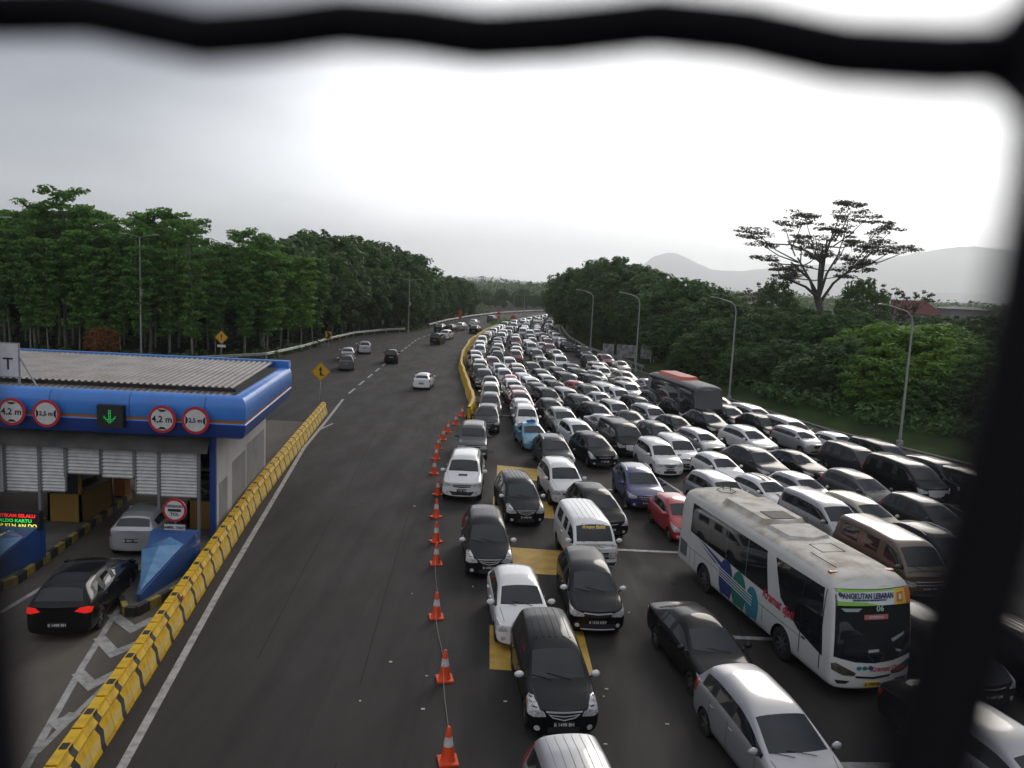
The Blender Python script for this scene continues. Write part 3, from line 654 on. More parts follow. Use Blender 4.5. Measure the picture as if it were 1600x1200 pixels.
ts = MB()
R6 = random.Random(21)
for (xa, ya, xb, yb2) in ((-3.0,9,-5.6,62),(-6.4,20,-10.5,75),(1.6,12,3.0,40),(5.4,10,7.4,24)):
    k = 0; n = 16; px_ = None
    for i in range(n+1):
        t_ = i/n; q = (xa+(xb-xa)*t_+R6.uniform(-.03,.03), ya+(yb2-ya)*t_)
        if px_ is not None and R6.random() < .8: ts.add([(a, b, .0065) for a, b in strip(px_, q, .022)], [(0,1,2,3)])
        px_ = q
for i in range(13):                               # oil spots and patched squares
    cx, cy = R6.uniform(-7, 12), R6.uniform(12, 62); r_ = R6.uniform(.10, .38); st_ = R6.uniform(1, 2.6)
    if cx < -7.2+0 or cx > 3.5 + .35*cy: continue
    ts.add([(cx+r_*math.cos(a*.524)*R6.uniform(.75,1.1), cy+r_*st_*math.sin(a*.524)*R6.uniform(.8,1.1), .0068) for a in range(12)], [tuple(range(12))], 1)
for (cx, cy, w_, h_) in ():
    ts.add([(cx-w_/2,cy-h_/2,.006),(cx+w_/2,cy-h_/2,.006),(cx+w_/2+.05,cy+h_/2,.006),(cx-w_/2+.03,cy+h_/2,.006)], [(0,1,2,3)], 1)
struct(ts.build('road_seams', [mat('tar_seam', (.016,.015,.014), rough=.8, spec=.15), mat('oil_stain', (.0225,.020,.0185), rough=.8, spec=.15, noise=.9, nscale=6, col2=(.034,.031,.029))]))
mk = MB(); zc = [.012]
def mline(p, q, w, z=None):
    z = z or .012
    mk.add([(a, b, z) for a, b in strip(p, q, w)], [(0,1,2,3)])
def pline(pts, w, z=None):
    for a, b in zip(pts[:-1], pts[1:]): mline(a, b, w, z)
pl_edge = [(-6.6,6),G(190,1200),G(345,920),G(475,700),G(512,655),G(536,624)]
pline(pl_edge, .20)
mline(G(498,672), G(520,662), .16, .016)
d0 = [G(545,615), G(597,572), G(652,530), G(700,512)]
for a, b in zip(d0[:-1], d0[1:]):
    a = Vector(a); b = Vector(b); n = max(1, int((b-a).length/4.6))
    for i in range(n):
        p_ = a+(b-a)*(i/n); q_ = a+(b-a)*((i+.58)/n); mline(p_, q_, .20)
pline([(-18.2,170),(-16.2,188),(-11.6,217),(-5.4,244)], .18)
# hatched nose in front of the toll island
pline([(-8.9,11.8), G(40,1200), G(130,1040), G(225,888)], .17)
mline(G(57,1177), G(187,1050), .14, .016)
for tri in (((175,960),(207,984),(242,967)), ((155,997),(178,1022),(226,1002)), ((122,1052),(143,1072),(183,1052)), ((86,1126),(95,1133),(118,1115))):
    a, b, c = [Vector(G(*p)) for p in tri]; n1 = Vector((-(b-a).y, (b-a).x)).normalized(); n2 = Vector((-(c-b).y, (c-b).x)).normalized(); m_ = (n1+n2).normalized()*(1/max(.45, (n1+n2).normalized().dot(n1)))
    k = .16; mk.add([(*(a-n1*k), .020), (*(b-m_*k), .020), (*(c-n2*k), .020), (*(c+n2*k), .020), (*(b+m_*k), .020), (*(a+n1*k), .020)], [(0,1,4,5),(1,2,3,4)])
mline(G(0,958), G(88,905), .16); mline(G(433,722), G(480,658), .16)
# cross lines and lane lines in the jam
for (x0, x1, y) in ((6.2,9.4,22.65),(4.0,7.6,30.15),(-.9,3.3,60.4),(-.6,1.4,71.5),(9.5,13,16.6)): mline((x0,y), (x1,y), .22)
for a, b in (((890,701),(975,707)), ((950,765),(1082,772)), ((1268,716),(1300,720)), ((1378,783),(1398,786)), ((1470,787),(1500,791)), ((1570,992),(1640,998)), ((1300,1196),(1430,1197))):
    mline(G(*a), G(*b), .22)
for a, b in (((1028,746),(1080,780)), ((1120,690),(1147,705)), ((1195,688),(1235,708)), ((1264,714),(1312,733)), ((1372,757),(1412,774)), ((1485,790),(1505,801)), ((1425,1018),(1452,1042)), ((735,572),(772,621)), ((1570,982),(1590,995))):
    mline(G(*a), G(*b), .15, .016)
mline((-13.3,149), (-9.7,171), .5, .012)
struct(mk.build('road_markings', [WPAINT]))
yb = MB()
for poly in (((765,977),(911,987),(928,1056),(765,1046)), ((762,853),(878,861),(887,900),(767,893)), ((777,727),(850,734),(858,753),(776,746)), ((771,776),(862,785),(867,811),(769,803))):
    yb.add([(*G(*p), .010) for p in poly], [(0,1,2,3)])
struct(yb.build('yellow_road_boxes', [YPAINT]))
DIRT = mat('litter_pale', (.5,.48,.45), rough=.9)

# ================================================================ YELLOW BARRIERS
BYEL = mat('barrier_yellow', (.74,.45,.010), rough=.5, noise=.55, nscale=2.2, col2=(.28,.16,.02))
BYEL2 = mat('barrier_yellow_pale', (.60,.43,.10), rough=.5, noise=.5, nscale=2.2, col2=(.33,.22,.04))
BBLK = mat('barrier_black', (.02,.02,.022), rough=.6)
RREF = mat('reflector_red', (.45,.01,.01), rough=.3)
def barrier_proto(Lm, H, wb, band, name):
    root = MB()
    # half profile (y outwards, z); zigzag flanks
    pr = [(wb*.36,H,0),(wb*.40,H*.90,0),(wb*.62,H*.74,.05),(wb*.56,H*.64,-.06),(wb*.72,H*.40,.05),(wb*.95,H*.16,-.05),(wb,0,.0)]
    cols = [-.5,-.49,-band,band,.40,.49,.5] if band else [-.5,-.46,.46,.5]
    for s in (1, -1):
        n = len(pr); base = len(root.v)
        for c in cols:
            for (y, z, sh) in pr:
                x = c*Lm + (sh*Lm if abs(c) < .45 else 0)
                ins = .03 if abs(c) >= .499 else 0
                root.v.append((x, s*(y-ins), z-(ins if z > 0 else 0)))
        for i in range(len(cols)-1):
            blk = band and i == 2
            for j in range(n-1):
                f = (base+i*n+j, base+i*n+j+1, base+(i+1)*n+j+1, base+(i+1)*n+j)
                root.f.append(f if s < 0 else f[::-1]); root.m.append(1 if blk else (2 if j in (2, 4) and s > 0 or j in (2,4) else 0))
    # top and ends
    y = wb*.36
    root.box((0,0,H-.012), (Lm-.05, y*2, .024), 0)
    if band: root.box((.0,0,H+.004), (band*2*Lm, y*1.4, .012), 1)
    root.box((-.5*Lm+.06,0,H*.45), (.05, wb*.8, H*.8), 0)
    root.box((.5*Lm-.06,0,H*.45), (.05, wb*.8, H*.8), 0)
    return root.build(name, [BYEL, BBLK, BYEL2], None, False)
def along(P, step, start=0.0):
    out = []; P = [Vector(p) for p in P]; d = start; i = 0; acc = 0
    seg = [(P[k+1]-P[k]).length for k in range(len(P)-1)]; tot = sum(seg)
    while d < tot:
        k = 0; e = d
        while k < len(seg)-1 and e > seg[k]: e -= seg[k]; k += 1
        t = (P[k+1]-P[k]).normalized(); p = P[k]+t*e; out.append((p, math.atan2(t.y, t.x), d)); d += step
    return out
ORD = ['first','second','third','fourth','fifth','sixth','seventh','eighth','ninth','tenth','eleventh','twelfth','thirteenth','fourteenth','fifteenth','sixteenth','seventeenth','eighteenth','nineteenth','twentieth']
def ordn(n):
    if n < 20: return ORD[n]
    tens = {2:'twenty',3:'thirty',4:'forty',5:'fifty',6:'sixty',7:'seventy',8:'eighty'}
    t, r = divmod(n+1, 10)
    return (tens[t]+'-'+ORD[r-1]) if r else tens[t][:-1]+'ieth'
bp = barrier_proto(1.25, .86, .30, .085, 'barrier_block')
path = [(-7.35,7.6),(-8.50,15.4),(-9.85,25.0),(-11.12,34),(-12.45,46),(-13.75,58.2)]
spots = along(path, 1.262, .6)
for i, (p, a, d) in enumerate(spots):
    o = bp if i == 0 else bp.copy()
    if i: C.objects.link(o)
    o.location = (p.x, p.y, .012); o.rotation_euler = (0,0,a + (random.random()-.5)*.03)
    tag(o, 'yellow barrier block with black zigzag band beside the toll lane, %s from the near end' % ordn(i), 'barrier', 'yellow concrete blocks beside the toll lane')
    if i in (4, 11): 
        r = MB(); r.box((.0,-.22,.74), (.13,.03,.12), 0); r.build('reflector', [RREF], o)
bp2 = barrier_proto(1.5, .95, .30, 0, 'plastic_barrier')
path2 = [(-3.05,58.0),(-2.95,62.5),(-3.7,70),(-4.6,78.2),(-5.9,91),(-6.6,104),(-6.85,124.5),(-5.75,149.5),(-3.9,172)]
for i, (p, a, d) in enumerate(along(path2, 1.52, .75)):
    o = bp2 if i == 0 else bp2.copy()
    if i: C.objects.link(o)
    o.location = (p.x+(random.random()-.5)*.10, p.y, .008); o.rotation_euler = (0,0,a + (random.random()-.5)*.10)
    tag(o, 'yellow plastic barrier between the open road and the jam, %s from the cones' % ordn(i), 'barrier', 'yellow plastic barriers along the jam')

# ================================================================ CONES
CO = mat('cone_orange', (.80,.075,.014), rough=.45, noise=.4, nscale=5, col2=(.38,.04,.015)); CW = mat('cone_band', (.62,.60,.58), rough=.45, noise=.4, nscale=9)
root = empty('traffic_cone')
b = MB(); b.prism([(-.21,-.21),(.21,-.21),(.21,.21),(-.21,.21)], 'Z', 0, .045, 0); b.build('base', [CO], root)
b = MB(); b.lathe([(.165,.045),(.150,.07),(.128,.24),(.106,.38)], 24, mi=0); b.lathe([(.1065,.38),(.074,.58)], 24, mi=1); b.lathe([(.073,.58),(.045,.78),(.03,.80),(0,.80)], 24, mi=0)
b.build('cone_body', [CO, CW], root, True, 40)
cpx = [(699,1199),(694,1069),(681,971),(681,887),(681,852),(681,813),(684,778),(678,745),(681,722),(685,706),(692,692),(700,680),(712,668),(722,655)]
clabel = 'orange cone with white band, %s from the bottom of the photo along the open lane'
cpos = []
for i, (px, py) in enumerate(cpx):
    x, y = G(px, py-4); y += .1; cpos.append((x, y))
    o = root if i == 0 else copy_tree(root)
    o.location = (x, y, .008); o.rotation_euler = (0,0,random.random())
    tag(o, clabel % ordn(i) if i else 'nearest orange traffic cone, cut off by the bottom edge of the photo', 'traffic cone', 'orange cones edging the jam')
rp = MB()
for a, b_ in zip(cpos[:3], cpos[1:4]):
    pts = [(a[0]+(b_[0]-a[0])*t + .04*math.sin(t*5), a[1]+(b_[1]-a[1])*t, .55-.53*math.sin(math.pi*min(1, max(0, t)))**.4) for t in [k/14 for k in range(15)]]
    rp.tube(pts, .009, 5)
tag(rp.build('rope', [mat('rope_grey', (.25,.24,.21), rough=.9)]), 'thin grey rope strung between the nearest traffic cones', 'rope')
lit = MB()
for k in range(26):
    px, py = random.uniform(560, 1250), random.uniform(720, 1190); x, y = G(px, py)
    if -7 < x < 12: lit.box((x, y, .012), (random.uniform(.03,.09), random.uniform(.03,.08), .012), 0, None)
lo = lit.build('litter', [DIRT]); lo['kind'] = 'stuff'

# ================================================================ GUARD RAILS
STEEL = mat('galvanised_steel', (.40,.41,.40), rough=.45, metal=.5, noise=.5, nscale=2, col2=(.2,.2,.19))
def guardrail(P, label, step=2.0):
    root = empty('guardrail', (P[0][0], P[0][1], 0)); off = Vector((P[0][0], P[0][1], 0))
    pr = [(0,.50),(.045,.54),(.045,.60),(0,.64),(.0,.68),(.045,.72),(.045,.78),(0,.82)]
    b = MB(); sp = along(P, 1.0)
    for (p, a, d) in sp:
        nx, ny = math.sin(a), -math.cos(a)
        for (k, z) in pr: b.v.append((p.x+nx*k-off.x, p.y+ny*k-off.y, z))
    n = len(pr)
    for i in range(len(sp)-1):
        for j in range(n-1): b.f.append((i*n+j, i*n+j+1, (i+1)*n+j+1, (i+1)*n+j)); b.m.append(0)
    b.build('rail', [STEEL], root, True)
    for (p, a, d) in along(P, step, .5):
        nx, ny = math.sin(a), -math.cos(a)
        b = MB(); b.box((p.x-nx*.09-off.x, p.y-ny*.09-off.y, .4), (.11,.11,.82)); b.build('post', [STEEL], root)
    tag(root, label, 'guardrail'); return root
guardrail([(-75,71.5),(-50,78.5),(-34.5,83.4),(-28.4,91.6),(-27.4,103),(-27.4,117),(-26.4,132),(-23.6,141.6),(-19.9,148.6)], 'long galvanised guardrail curving in front of the left woodland', 4.0)
guardrail([(-17.6,165.5),(-16.0,185.5),(-11.6,215.5),(-5.4,243.5),(6,275),(24,312)], 'far galvanised guardrail along the left edge of the distant road', 4.0)
gr3 = offs(RIGHT, .8)[5:13]
guardrail(gr3, 'low guardrail along the right kerb behind the jam', 4.0)

# ================================================================ LAMPS
POLE = mat('lamp_pole', (.33,.34,.33), rough=.5, metal=.3, noise=.5, nscale=1.5, col2=(.2,.2,.19))
LENS = mat('lamp_glass', (.5,.5,.48), rough=.3)
def lamp(x, y, h, arm, dbl, label, dirx=-1, az=0.0, boxy=False):
    root = empty('street_lamp', (x, y, 0), az)
    b = MB(); 
    if dbl: b.tube([(0,0,0),(0,0,h*.5),(0,0,h)], [.11,.085,.06], 8)
    else: b.tube([(0,0,0),(0,0,h*.5),(0,0,h-.9),(dirx*.12,0,h-.45),(dirx*.45,0,h-.12),(dirx*1.0,0,h+.05),(dirx*arm,0,h+.28)], [.11,.085,.06,.055,.05,.045,.04], 8)
    b.build('pole', [POLE], root, True, 60)
    b = MB(); b.box((0,0,.2), (.34,.34,.4)); b.build('base', [POLE], root)
    for s in ((1, -1) if dbl else (dirx,)):
        tip = Vector((s*arm, 0, h+(.28 if not dbl else .25)))
        if dbl:
            m = MB(); m.tube([(0,0,h-.05),(s*.5,0,h+.1),tuple(tip)], .035, 6); m.build('arm', [POLE], root, True)
        m = MB(); m.prism([(-.32,-.03),(-.28,.05),(.10,.08),(.34,.03),(.34,-.02),(-.1,-.06)], 'Y', -.12, .12)
        m.xf(Matrix.Translation(tip + Vector((s*.25,0,.02))) @ Matrix.Diagonal((s,1,1,1)))
        hd = m.build('lamp_head', [POLE], root)
    if boxy:
        m = MB(); m.box((.16,0,h*.55), (.30,.26,.7)); m.build('control_box', [POLE], root)
    return tag(root, label, 'street lamp', 'street lamps')
def top_h(px, py, Y): return atY(px, py, Y)[1]
lamp(27.3, 55.1, 9.5, 1.9, False, 'nearest right street lamp, curved arm, in front of the bright green bush')
lamp(20.6, 75.0, 9.3, 1.9, False, 'curved street lamp rising just behind the red and black bus')
lamp(14.9, 96.5, 9.2, 2.0, False, 'curved street lamp beside the pale notice board frame')
lamp(11.2, 116.5, 9.2, 2.0, False, 'curved street lamp farthest back of the four on the right kerb')
lamp(-40.5, 86.5, top_h(218, 370, 86.5), 1.5, True, 'tall twin arm street lamp among the left plantation trees', boxy=True)
lamp(-19.6, 147.6, top_h(645, 438, 147.6), 1.7, True, 'twin arm street lamp where the left guardrail ends', boxy=True)
lamp(2.3, 216, top_h(820, 462, 216), 1.9, True, 'twin arm street lamp on the far grassy island')
lamp(-.6, 290, top_h(801, 461, 290), 1.6, True, 'thin distant street lamp left of the island lamp')
x_, z_ = atY(3, 345, 62); lamp(x_-1.5, 62, z_, 1.6, True, 'street lamp at the left edge of the photo', boxy=True)

# ================================================================ ROAD SIGNS
SY = mat('sign_yellow', (.62,.33,.015), rough=.4); SB = mat('sign_black', (.012,.012,.012), rough=.5); SW = mat('sign_white', (.62,.61,.60), rough=.45, noise=.3, nscale=4)
SR = mat('sign_red', (.46,.018,.025), rough=.4); SG = mat('sign_back_grey', (.25,.25,.25), rough=.5)
def arrow_pts(kind):
    if kind == '!': return [[(-.05,-.06),(.05,-.06),(.08,.28),(-.08,.28)], [(-.055,-.24),(.055,-.24),(.055,-.13),(-.055,-.13)]]
    if kind == 'merge': return [[(-.05,-.28),(.05,-.28),(.05,.14),(.16,.08),(0,.36),(-.16,.08),(-.05,.14)], [(.04,-.08),(.04,-.2),(.20,-.30),(.24,-.22),(.12,-.14)]]
    if kind == 'chev': return [[(-.22,-.34),(.02,-.34),(.26,0),(.02,.34),(-.22,.34),(.0,0)]]
def diamond(x, y, zc, r, kind, label, plate=False):
    root = empty('warning_sign', (x, y, 0))
    b = MB(); b.tube([(0,.03,0),(0,.03,zc)], .035, 8); b.build('pole', [POLE], root, True)
    b = MB(); b.prism([(0,-r),(r,0),(0,r),(-r,0)], 'Y', -.015, .0, 0)
    k = r*.92; w = .02
    for p, q in (((0,-k),(k,0)), ((k,0),(0,k)), ((0,k),(-k,0)), ((-k,0),(0,-k))): b.prism([(a, c) for a, c in strip(p, q, w)], 'Y', -.019, -.016, 1)
    for poly in arrow_pts(kind): b.prism([(a*r*1.5, c*r*1.5) for a, c in poly], 'Y', -.024, -.020, 1)
    b.xf(Matrix.Translation((0,0,zc))); b.build('sign_face', [SY, SB], root)
    if plate:
        b = MB(); b.prism([(-.62*r,-.14),(.62*r,-.14),(.62*r,.14),(-.62*r,.14)], 'Y', -.015, 0, 0); b.xf(Matrix.Translation((0,0,zc-r-.22))); b.build('sub_plate', [SW], root)
    return tag(root, label, 'road sign')
x, z = atY(501, 581, 59.3); diamond(x, 59.3, z, .72, 'merge', 'yellow diamond merge sign at the end of the yellow barrier')
x, z = atY(346, 527, 88.5); diamond(x, 88.5, z, .75, '!', 'yellow diamond sign with exclamation mark in front of the left trees', True)
root = empty('chevron_sign', (*[atY(513, 524, 112)[0], 112], 0)); zc_ = atY(513, 524, 112)[1]
b = MB(); b.tube([(0,.03,0),(0,.03,zc_)], .04, 6); b.build('pole', [POLE], root)
b = MB(); b.prism([(-.42,-.55),(.42,-.55),(.42,.55),(-.42,.55)], 'Y', -.02, 0, 0); b.prism([(a*1.3, c*1.3) for a, c in arrow_pts('chev')[0]], 'Y', -.026, -.021, 1); b.xf(Matrix.Translation((0,0,zc_))); b.build('sign_face', [SY, SB], root)
tag(root, 'yellow chevron board with black arrow behind the left guardrail', 'road sign')
def disc_sign(name, x, y, zc, pole, label, px_w=.45, n=1):
    root = empty(name, (x, y, 0)); b = MB(); b.tube([(0,.03,0),(0,.03,zc)], .05, 6); b.build('pole', [POLE], root)
    for k in range(n):
        b = MB(); b.lathe([(0,-.03),(px_w,-.03),(px_w,0),(0,0)], 20, 'Y', (0,0,zc-k*1.05), 0); b.build('sign_disc', [mat('sign_orange', (.62,.06,.02), rough=.5)], root)
    return tag(root, label, 'road sign')
disc_sign('round_sign', atY(719,488,176)[0], 176, atY(719,487,176)[1], 1, 'pair of stacked round orange signs beside the far left guardrail', .42, 2)
disc_sign('round_sign', atY(779,493,215)[0], 215, atY(779,490,215)[1], 1, 'tall orange sign standing in the far open road', .45, 2)
disc_sign('round_sign', atY(802,497,206)[0], 206, atY(803,497,206)[1], 1, 'orange sign on the grassy island in the distance', .7, 1)
# steel frame notice board on the right bank
NY = 104; root = empty('notice_frame', (atY(980, 550, NY)[0], NY, .05), rad(-3)); fw, fh = 6.2, 2.3; zb_ = atY(982, 559, NY)[1]-.05; zt_ = atY(982, 539, NY)[1]-.05
b = MB()
for k in range(4): b.box((-fw/2+fw*k/3, .1, zt_/2), (.14,.12,zt_))
b.build('frame', [POLE], root)
for (xa, xb) in ((-3.05,-1.75),(-1.35,1.25),(1.75,3.05)):
    b = MB(); b.prism([(xa, zb_),(xb, zb_),(xb, zt_),(xa, zt_)], 'Y', -.06, .0, 0)
    b.build('board', [mat('faded_board', (.30,.31,.31), rough=.8, noise=1, nscale=1.6, col2=(.07,.075,.07))], root)
tag(root, 'weathered pale notice boards on a steel frame below the right trees', 'notice board')

# ================================================================ TOLL GATE
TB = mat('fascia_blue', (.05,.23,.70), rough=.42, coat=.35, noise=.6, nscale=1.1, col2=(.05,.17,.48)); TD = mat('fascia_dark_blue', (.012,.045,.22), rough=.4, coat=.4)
TO = mat('fascia_orange', (.42,.14,.02), rough=.45); WALL = mat('wall_light', (.44,.42,.40), rough=.85, noise=.5, nscale=.6, col2=(.27,.26,.245)); WALL2 = mat('wall_panel_grey', (.22,.215,.205), rough=.85, noise=.4, nscale=1)
ROOF = mat('roof_sheet', (.27,.245,.23), rough=.6, metal=.1, noise=.8, nscale=.9, col2=(.15,.135,.125)); AWN = mat('awning_sheet', (.06,.058,.055), rough=.7, noise=.7, nscale=1.2, col2=(.12,.11,.10))
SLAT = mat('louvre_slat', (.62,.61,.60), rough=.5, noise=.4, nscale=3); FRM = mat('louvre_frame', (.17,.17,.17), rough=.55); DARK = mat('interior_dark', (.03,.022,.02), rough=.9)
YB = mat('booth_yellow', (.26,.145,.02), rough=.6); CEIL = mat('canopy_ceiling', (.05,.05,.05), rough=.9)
YF = 28.0; SLP = .115; YE = 38.0
zt = atY(200, 613, YF)[1]; zbm = atY(200, 682, YF)[1]; XR = atY(384, 650, YF)[0]; XL = -31.0
toll = empty('toll_gate', (XR, YF, 0)); TO_ = Vector((XR, YF, 0))
def T(mb): return mb.xf(Matrix.Translation(-TO_))
def sweep(prof, pth, mi_f, mats, name, parent):
    b = MB(); n = len(prof); P = [Vector(p) for p in pth]
    for i, p in enumerate(P):
        t0 = (P[i]-P[i-1]).normalized() if i else (P[1]-P[0]).normalized(); t1 = (P[i+1]-P[i]).normalized() if i < len(P)-1 else t0
        n0 = Vector((t0.y, -t0.x)); n1 = Vector((t1.y, -t1.x)); m = (n0+n1).normalized(); k = 1/max(.3, m.dot(n0))
        for (u, z) in prof: b.v.append((p.x+m.x*u*k, p.y+m.y*u*k, z))
    for i in range(len(P)-1):
        for j in range(n-1): b.f.append((i*n+j, (i+1)*n+j, (i+1)*n+j+1, i*n+j+1)); b.m.append(mi_f(j))
    b.f.append(tuple(range(n))); b.m.append(0); b.f.append(tuple(range((len(P)-1)*n, len(P)*n))[::-1]); b.m.append(0)
    return T(b).build(name, mats, parent, True, 35)
hF = zt-zbm; zc2 = zbm + hF*.42
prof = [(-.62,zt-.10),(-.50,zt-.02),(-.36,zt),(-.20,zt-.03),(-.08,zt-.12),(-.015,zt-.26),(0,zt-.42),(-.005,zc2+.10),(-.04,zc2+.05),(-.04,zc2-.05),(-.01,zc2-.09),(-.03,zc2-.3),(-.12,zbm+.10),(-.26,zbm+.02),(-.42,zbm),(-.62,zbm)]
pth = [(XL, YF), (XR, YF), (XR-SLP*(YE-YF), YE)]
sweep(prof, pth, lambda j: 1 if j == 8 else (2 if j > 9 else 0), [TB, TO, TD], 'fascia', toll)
seam = MB()
for xx in [atY(px, 650, YF)[0] for px in (-330,-180,-60,78,202,320)]:
    seam.v += [(xx-.012, YF-u-.006, z) for (u, z) in prof[3:14]] + [(xx+.012, YF-u-.006, z) for (u, z) in prof[3:14]]
    k = len(seam.v)-22
    for j in range(10): seam.f.append((k+j, k+j+1, k+11+j+1, k+11+j)); seam.m.append(0)
for yy in (30.2,32.6,35.0):
    xq = XR-SLP*(yy-YF)
    seam.v += [(xq+u+.006, yy-.012, z) for (u, z) in prof[2:14]] + [(xq+u+.006, yy+.012, z) for (u, z) in prof[2:14]]
    k = len(seam.v)-24
    for j in range(11): seam.f.append((k+j, k+j+1, k+12+j+1, k+12+j)); seam.m.append(0)
T(seam).build('fascia_seam', [mat('seam_blue', (.02,.07,.25), rough=.5)], toll)
# roof: corrugated sheet, low front strip, blue rear edge
rf = MB(); nx = 340; x0, x1 = XL, XR-.75
def corr(ya, za, yb2, zb2, mi):
    k = len(rf.v)
    for i in range(nx+1):
        x = x0+(x1-x0)*i/nx; dz = .028*(1 if i % 4 in (0, 1) else -1)
        rf.v += [(x-SLP*(ya-YF), ya, za+dz), (x-SLP*(yb2-YF), yb2, zb2+dz)]
    for i in range(nx): rf.f.append((k+2*i, k+2*i+2, k+2*i+3, k+2*i+1)); rf.m.append(mi)
corr(YF+.5, zt-.16, 29.6, zt-.10, 0)
corr(29.6, zt+.10, 37.6, zt+.22, 0)
T(rf).build('roof', [ROOF], toll)
gt = MB(); gt.box(((x0+x1)/2-.18, 29.66, zt-.01), (x1-x0, .06, .13)); T(gt).build('roof_step', [DARK], toll)
re_ = MB(); re_.box(((XL+XR-1.2)/2, 37.8, zt+.12), (XR-1.2-XL, .40, .34)); T(re_).build('rear_edge', [TB], toll)
# soffit, walls, back
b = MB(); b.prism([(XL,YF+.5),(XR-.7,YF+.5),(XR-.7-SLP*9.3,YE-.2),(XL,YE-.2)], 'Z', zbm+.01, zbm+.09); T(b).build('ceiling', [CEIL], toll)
def wallq(ya, yb2, x, dx, z0, z1):
    f = lambda y: x-SLP*(y-28.8); return MB().prism([(f(ya), ya),(f(ya)+dx, ya),(f(yb2)+dx, yb2),(f(yb2), yb2)], 'Z', z0, z1)
T(wallq(28.8, YE, -10.95, .20, 0, zbm)).build('side_wall', [WALL], toll)
for (ya, yb2, zz) in ((29.1,30.4,2.2),(31.2,33.6,2.55),(33.8,37.6,2.7)):
    T(wallq(ya, yb2, -10.76, .015, .1, zz)).build('wall_panel', [WALL2], toll)
T(wallq(28.66, 28.80, -10.98, .22, 0, zbm)).build('corner_trim', [mat('trim_blue', (.015,.05,.22), rough=.5)], toll)
b = MB(); b.box((-11.75, 31.0, 1.9), (1.45, .08, 3.8)); T(b).build('recess_shade', [DARK], toll)  # dark sheet standing in for the unlit passage, its shade put into the colour
# awning
xa0, xa1 = XL, atY(326, 700, YF+.2)[0]; za = zbm+.02; zb3 = atY(200, 703, YF+.0)[1]
b = MB(); b.add([(xa0,YF+.75,za),(xa1-.15,YF+.75,za),(xa1,YF+.05,zb3),(xa0,YF+.05,zb3),(xa0,YF+.75,za-.05),(xa1-.15,YF+.75,za-.05),(xa1,YF+.05,zb3-.04),(xa0,YF+.05,zb3-.04)], [(0,1,2,3),(7,6,5,4),(3,2,6,7),(1,5,6,2),(0,4,5,1),(0,3,7,4)]); T(b).build('awning', [AWN], toll)
# louvres
YL = YF+.35
def P2(px, py): return atY(px, py, YL)
LP = [(-120,694,-58,768),(-57,695,6,768),(7,697,62,768),(63,699,103,768),(104,700,157,741),(158,703,210,747),(211,705,248,773),(249,706,310,777)]
for (a, c, d, e) in LP:
    xa, z1 = P2(a, c); xb, z2 = P2(d, c); z3 = P2((a+d)/2, e)[1]; z1 = zb3-.04
    fr_ = MB(); t = .05
    for (cx, cz, dx, dz) in (((xa+xb)/2, z1-t/2, xb-xa, t), ((xa+xb)/2, z3+t/2, xb-xa, t), (xa+t/2, (z1+z3)/2, t, z1-z3), (xb-t/2, (z1+z3)/2, t, z1-z3)): fr_.box((cx, YL, cz), (dx, .07, dz))
    lv = T(fr_).build('louvre_panel', [FRM], toll)
    sl_ = MB(); n = max(3, int((z1-z3-.1)/.115))
    for k in range(n):
        z = z3+.10+(z1-z3-.16)*k/(n-1); R_ = Matrix.Translation(((xa+xb)/2, YL, z)) @ Matrix.Rotation(rad(52), 4, 'X'); sl_.box((0,0,0), (xb-xa-2*t-.01, .13, .012), 0, R_)
    T(sl_).build('slats', [SLAT], lv)
for px in (62.5, 103.5, 210.5, 248.5, 311):
    xa = P2(px, 760)[0]; low = 0 if px in (62.5, 248.5, 311) else P2(px, 745)[1]
    b = MB(); b.box((xa, YL, (zb3-.04+low)/2), (.10, .10, zb3-.04-low)); T(b).build('post', [FRM], toll)
for xx, yy in ((-14.2,37.0),(-16.0,37.0),(-18.6,37.2)):
    b = MB(); b.box((xx, yy, zbm/2), (.22,.22,zbm)); T(b).build('rear_post', [mat('post_red_brown', (.12,.02,.018), rough=.7)], toll)
b = MB(); b.box((-21.5, YE-.3, (2.35+zbm)/2), (19, .1, zbm-2.35)); T(b).build('added_shade_wall', [DARK], toll)  # added wall closing the upper back so the lanes inside turn darker
tag(toll, 'toll gate with blue rounded canopy, corrugated roof and louvred front', 'toll gate')
# islands
IK = mat('island_concrete', (.13,.12,.105), rough=.9, noise=.6, nscale=1.5)
def island(xc, tipy, w, label, cat='traffic island'):
    root = empty('toll_island', (xc, tipy, 0)); h = .26
    out = [(x-SLP*y, y) for x, y in [(.12,.0),(w*.50,1.9),(w*.50,14.5),(-w*.48,14.5),(-w*.48,1.2),(-.18,.0)]]
    b = MB(); b.prism(out, 'Z', .012, h-.02, 0); b.build('slab', [IK], root)
    edge = out; k = 0
    for (a, c) in list(zip(edge, edge[1:]+edge[:1])):
        a = Vector(a); c = Vector(c); L_ = (c-a).length; n = max(1, round(L_/.55))
        if abs(a.y-c.y) < .01 and L_ > 1: continue
        for i in range(n):
            p = a+(c-a)*(i/n); q = a+(c-a)*((i+1)/n); m = (p+q)/2; ang = math.atan2((q-p).y, (q-p).x)
            bb = MB(); bb.box((0,0,0), ((q-p).length-.005, .16, h+.02), 0, Matrix.Translation((m.x, m.y, (h+.02)/2+.012)) @ Matrix.Rotation(ang, 4, 'Z'))
            bb.build('kerb_block', [mat('kerb_yellow', (.36,.27,.05), rough=.8, noise=.8, nscale=3, col2=(.12,.09,.04)) if k % 2 else mat('kerb_black', (.02,.02,.02), rough=.8, noise=.5, nscale=3, col2=(.06,.055,.045))], root); k += 1
    return tag(root, label, cat)
xi = -10.95; island(xi+.15, 22.25, 1.75, 'toll island with yellow and black kerb under the right crash block')
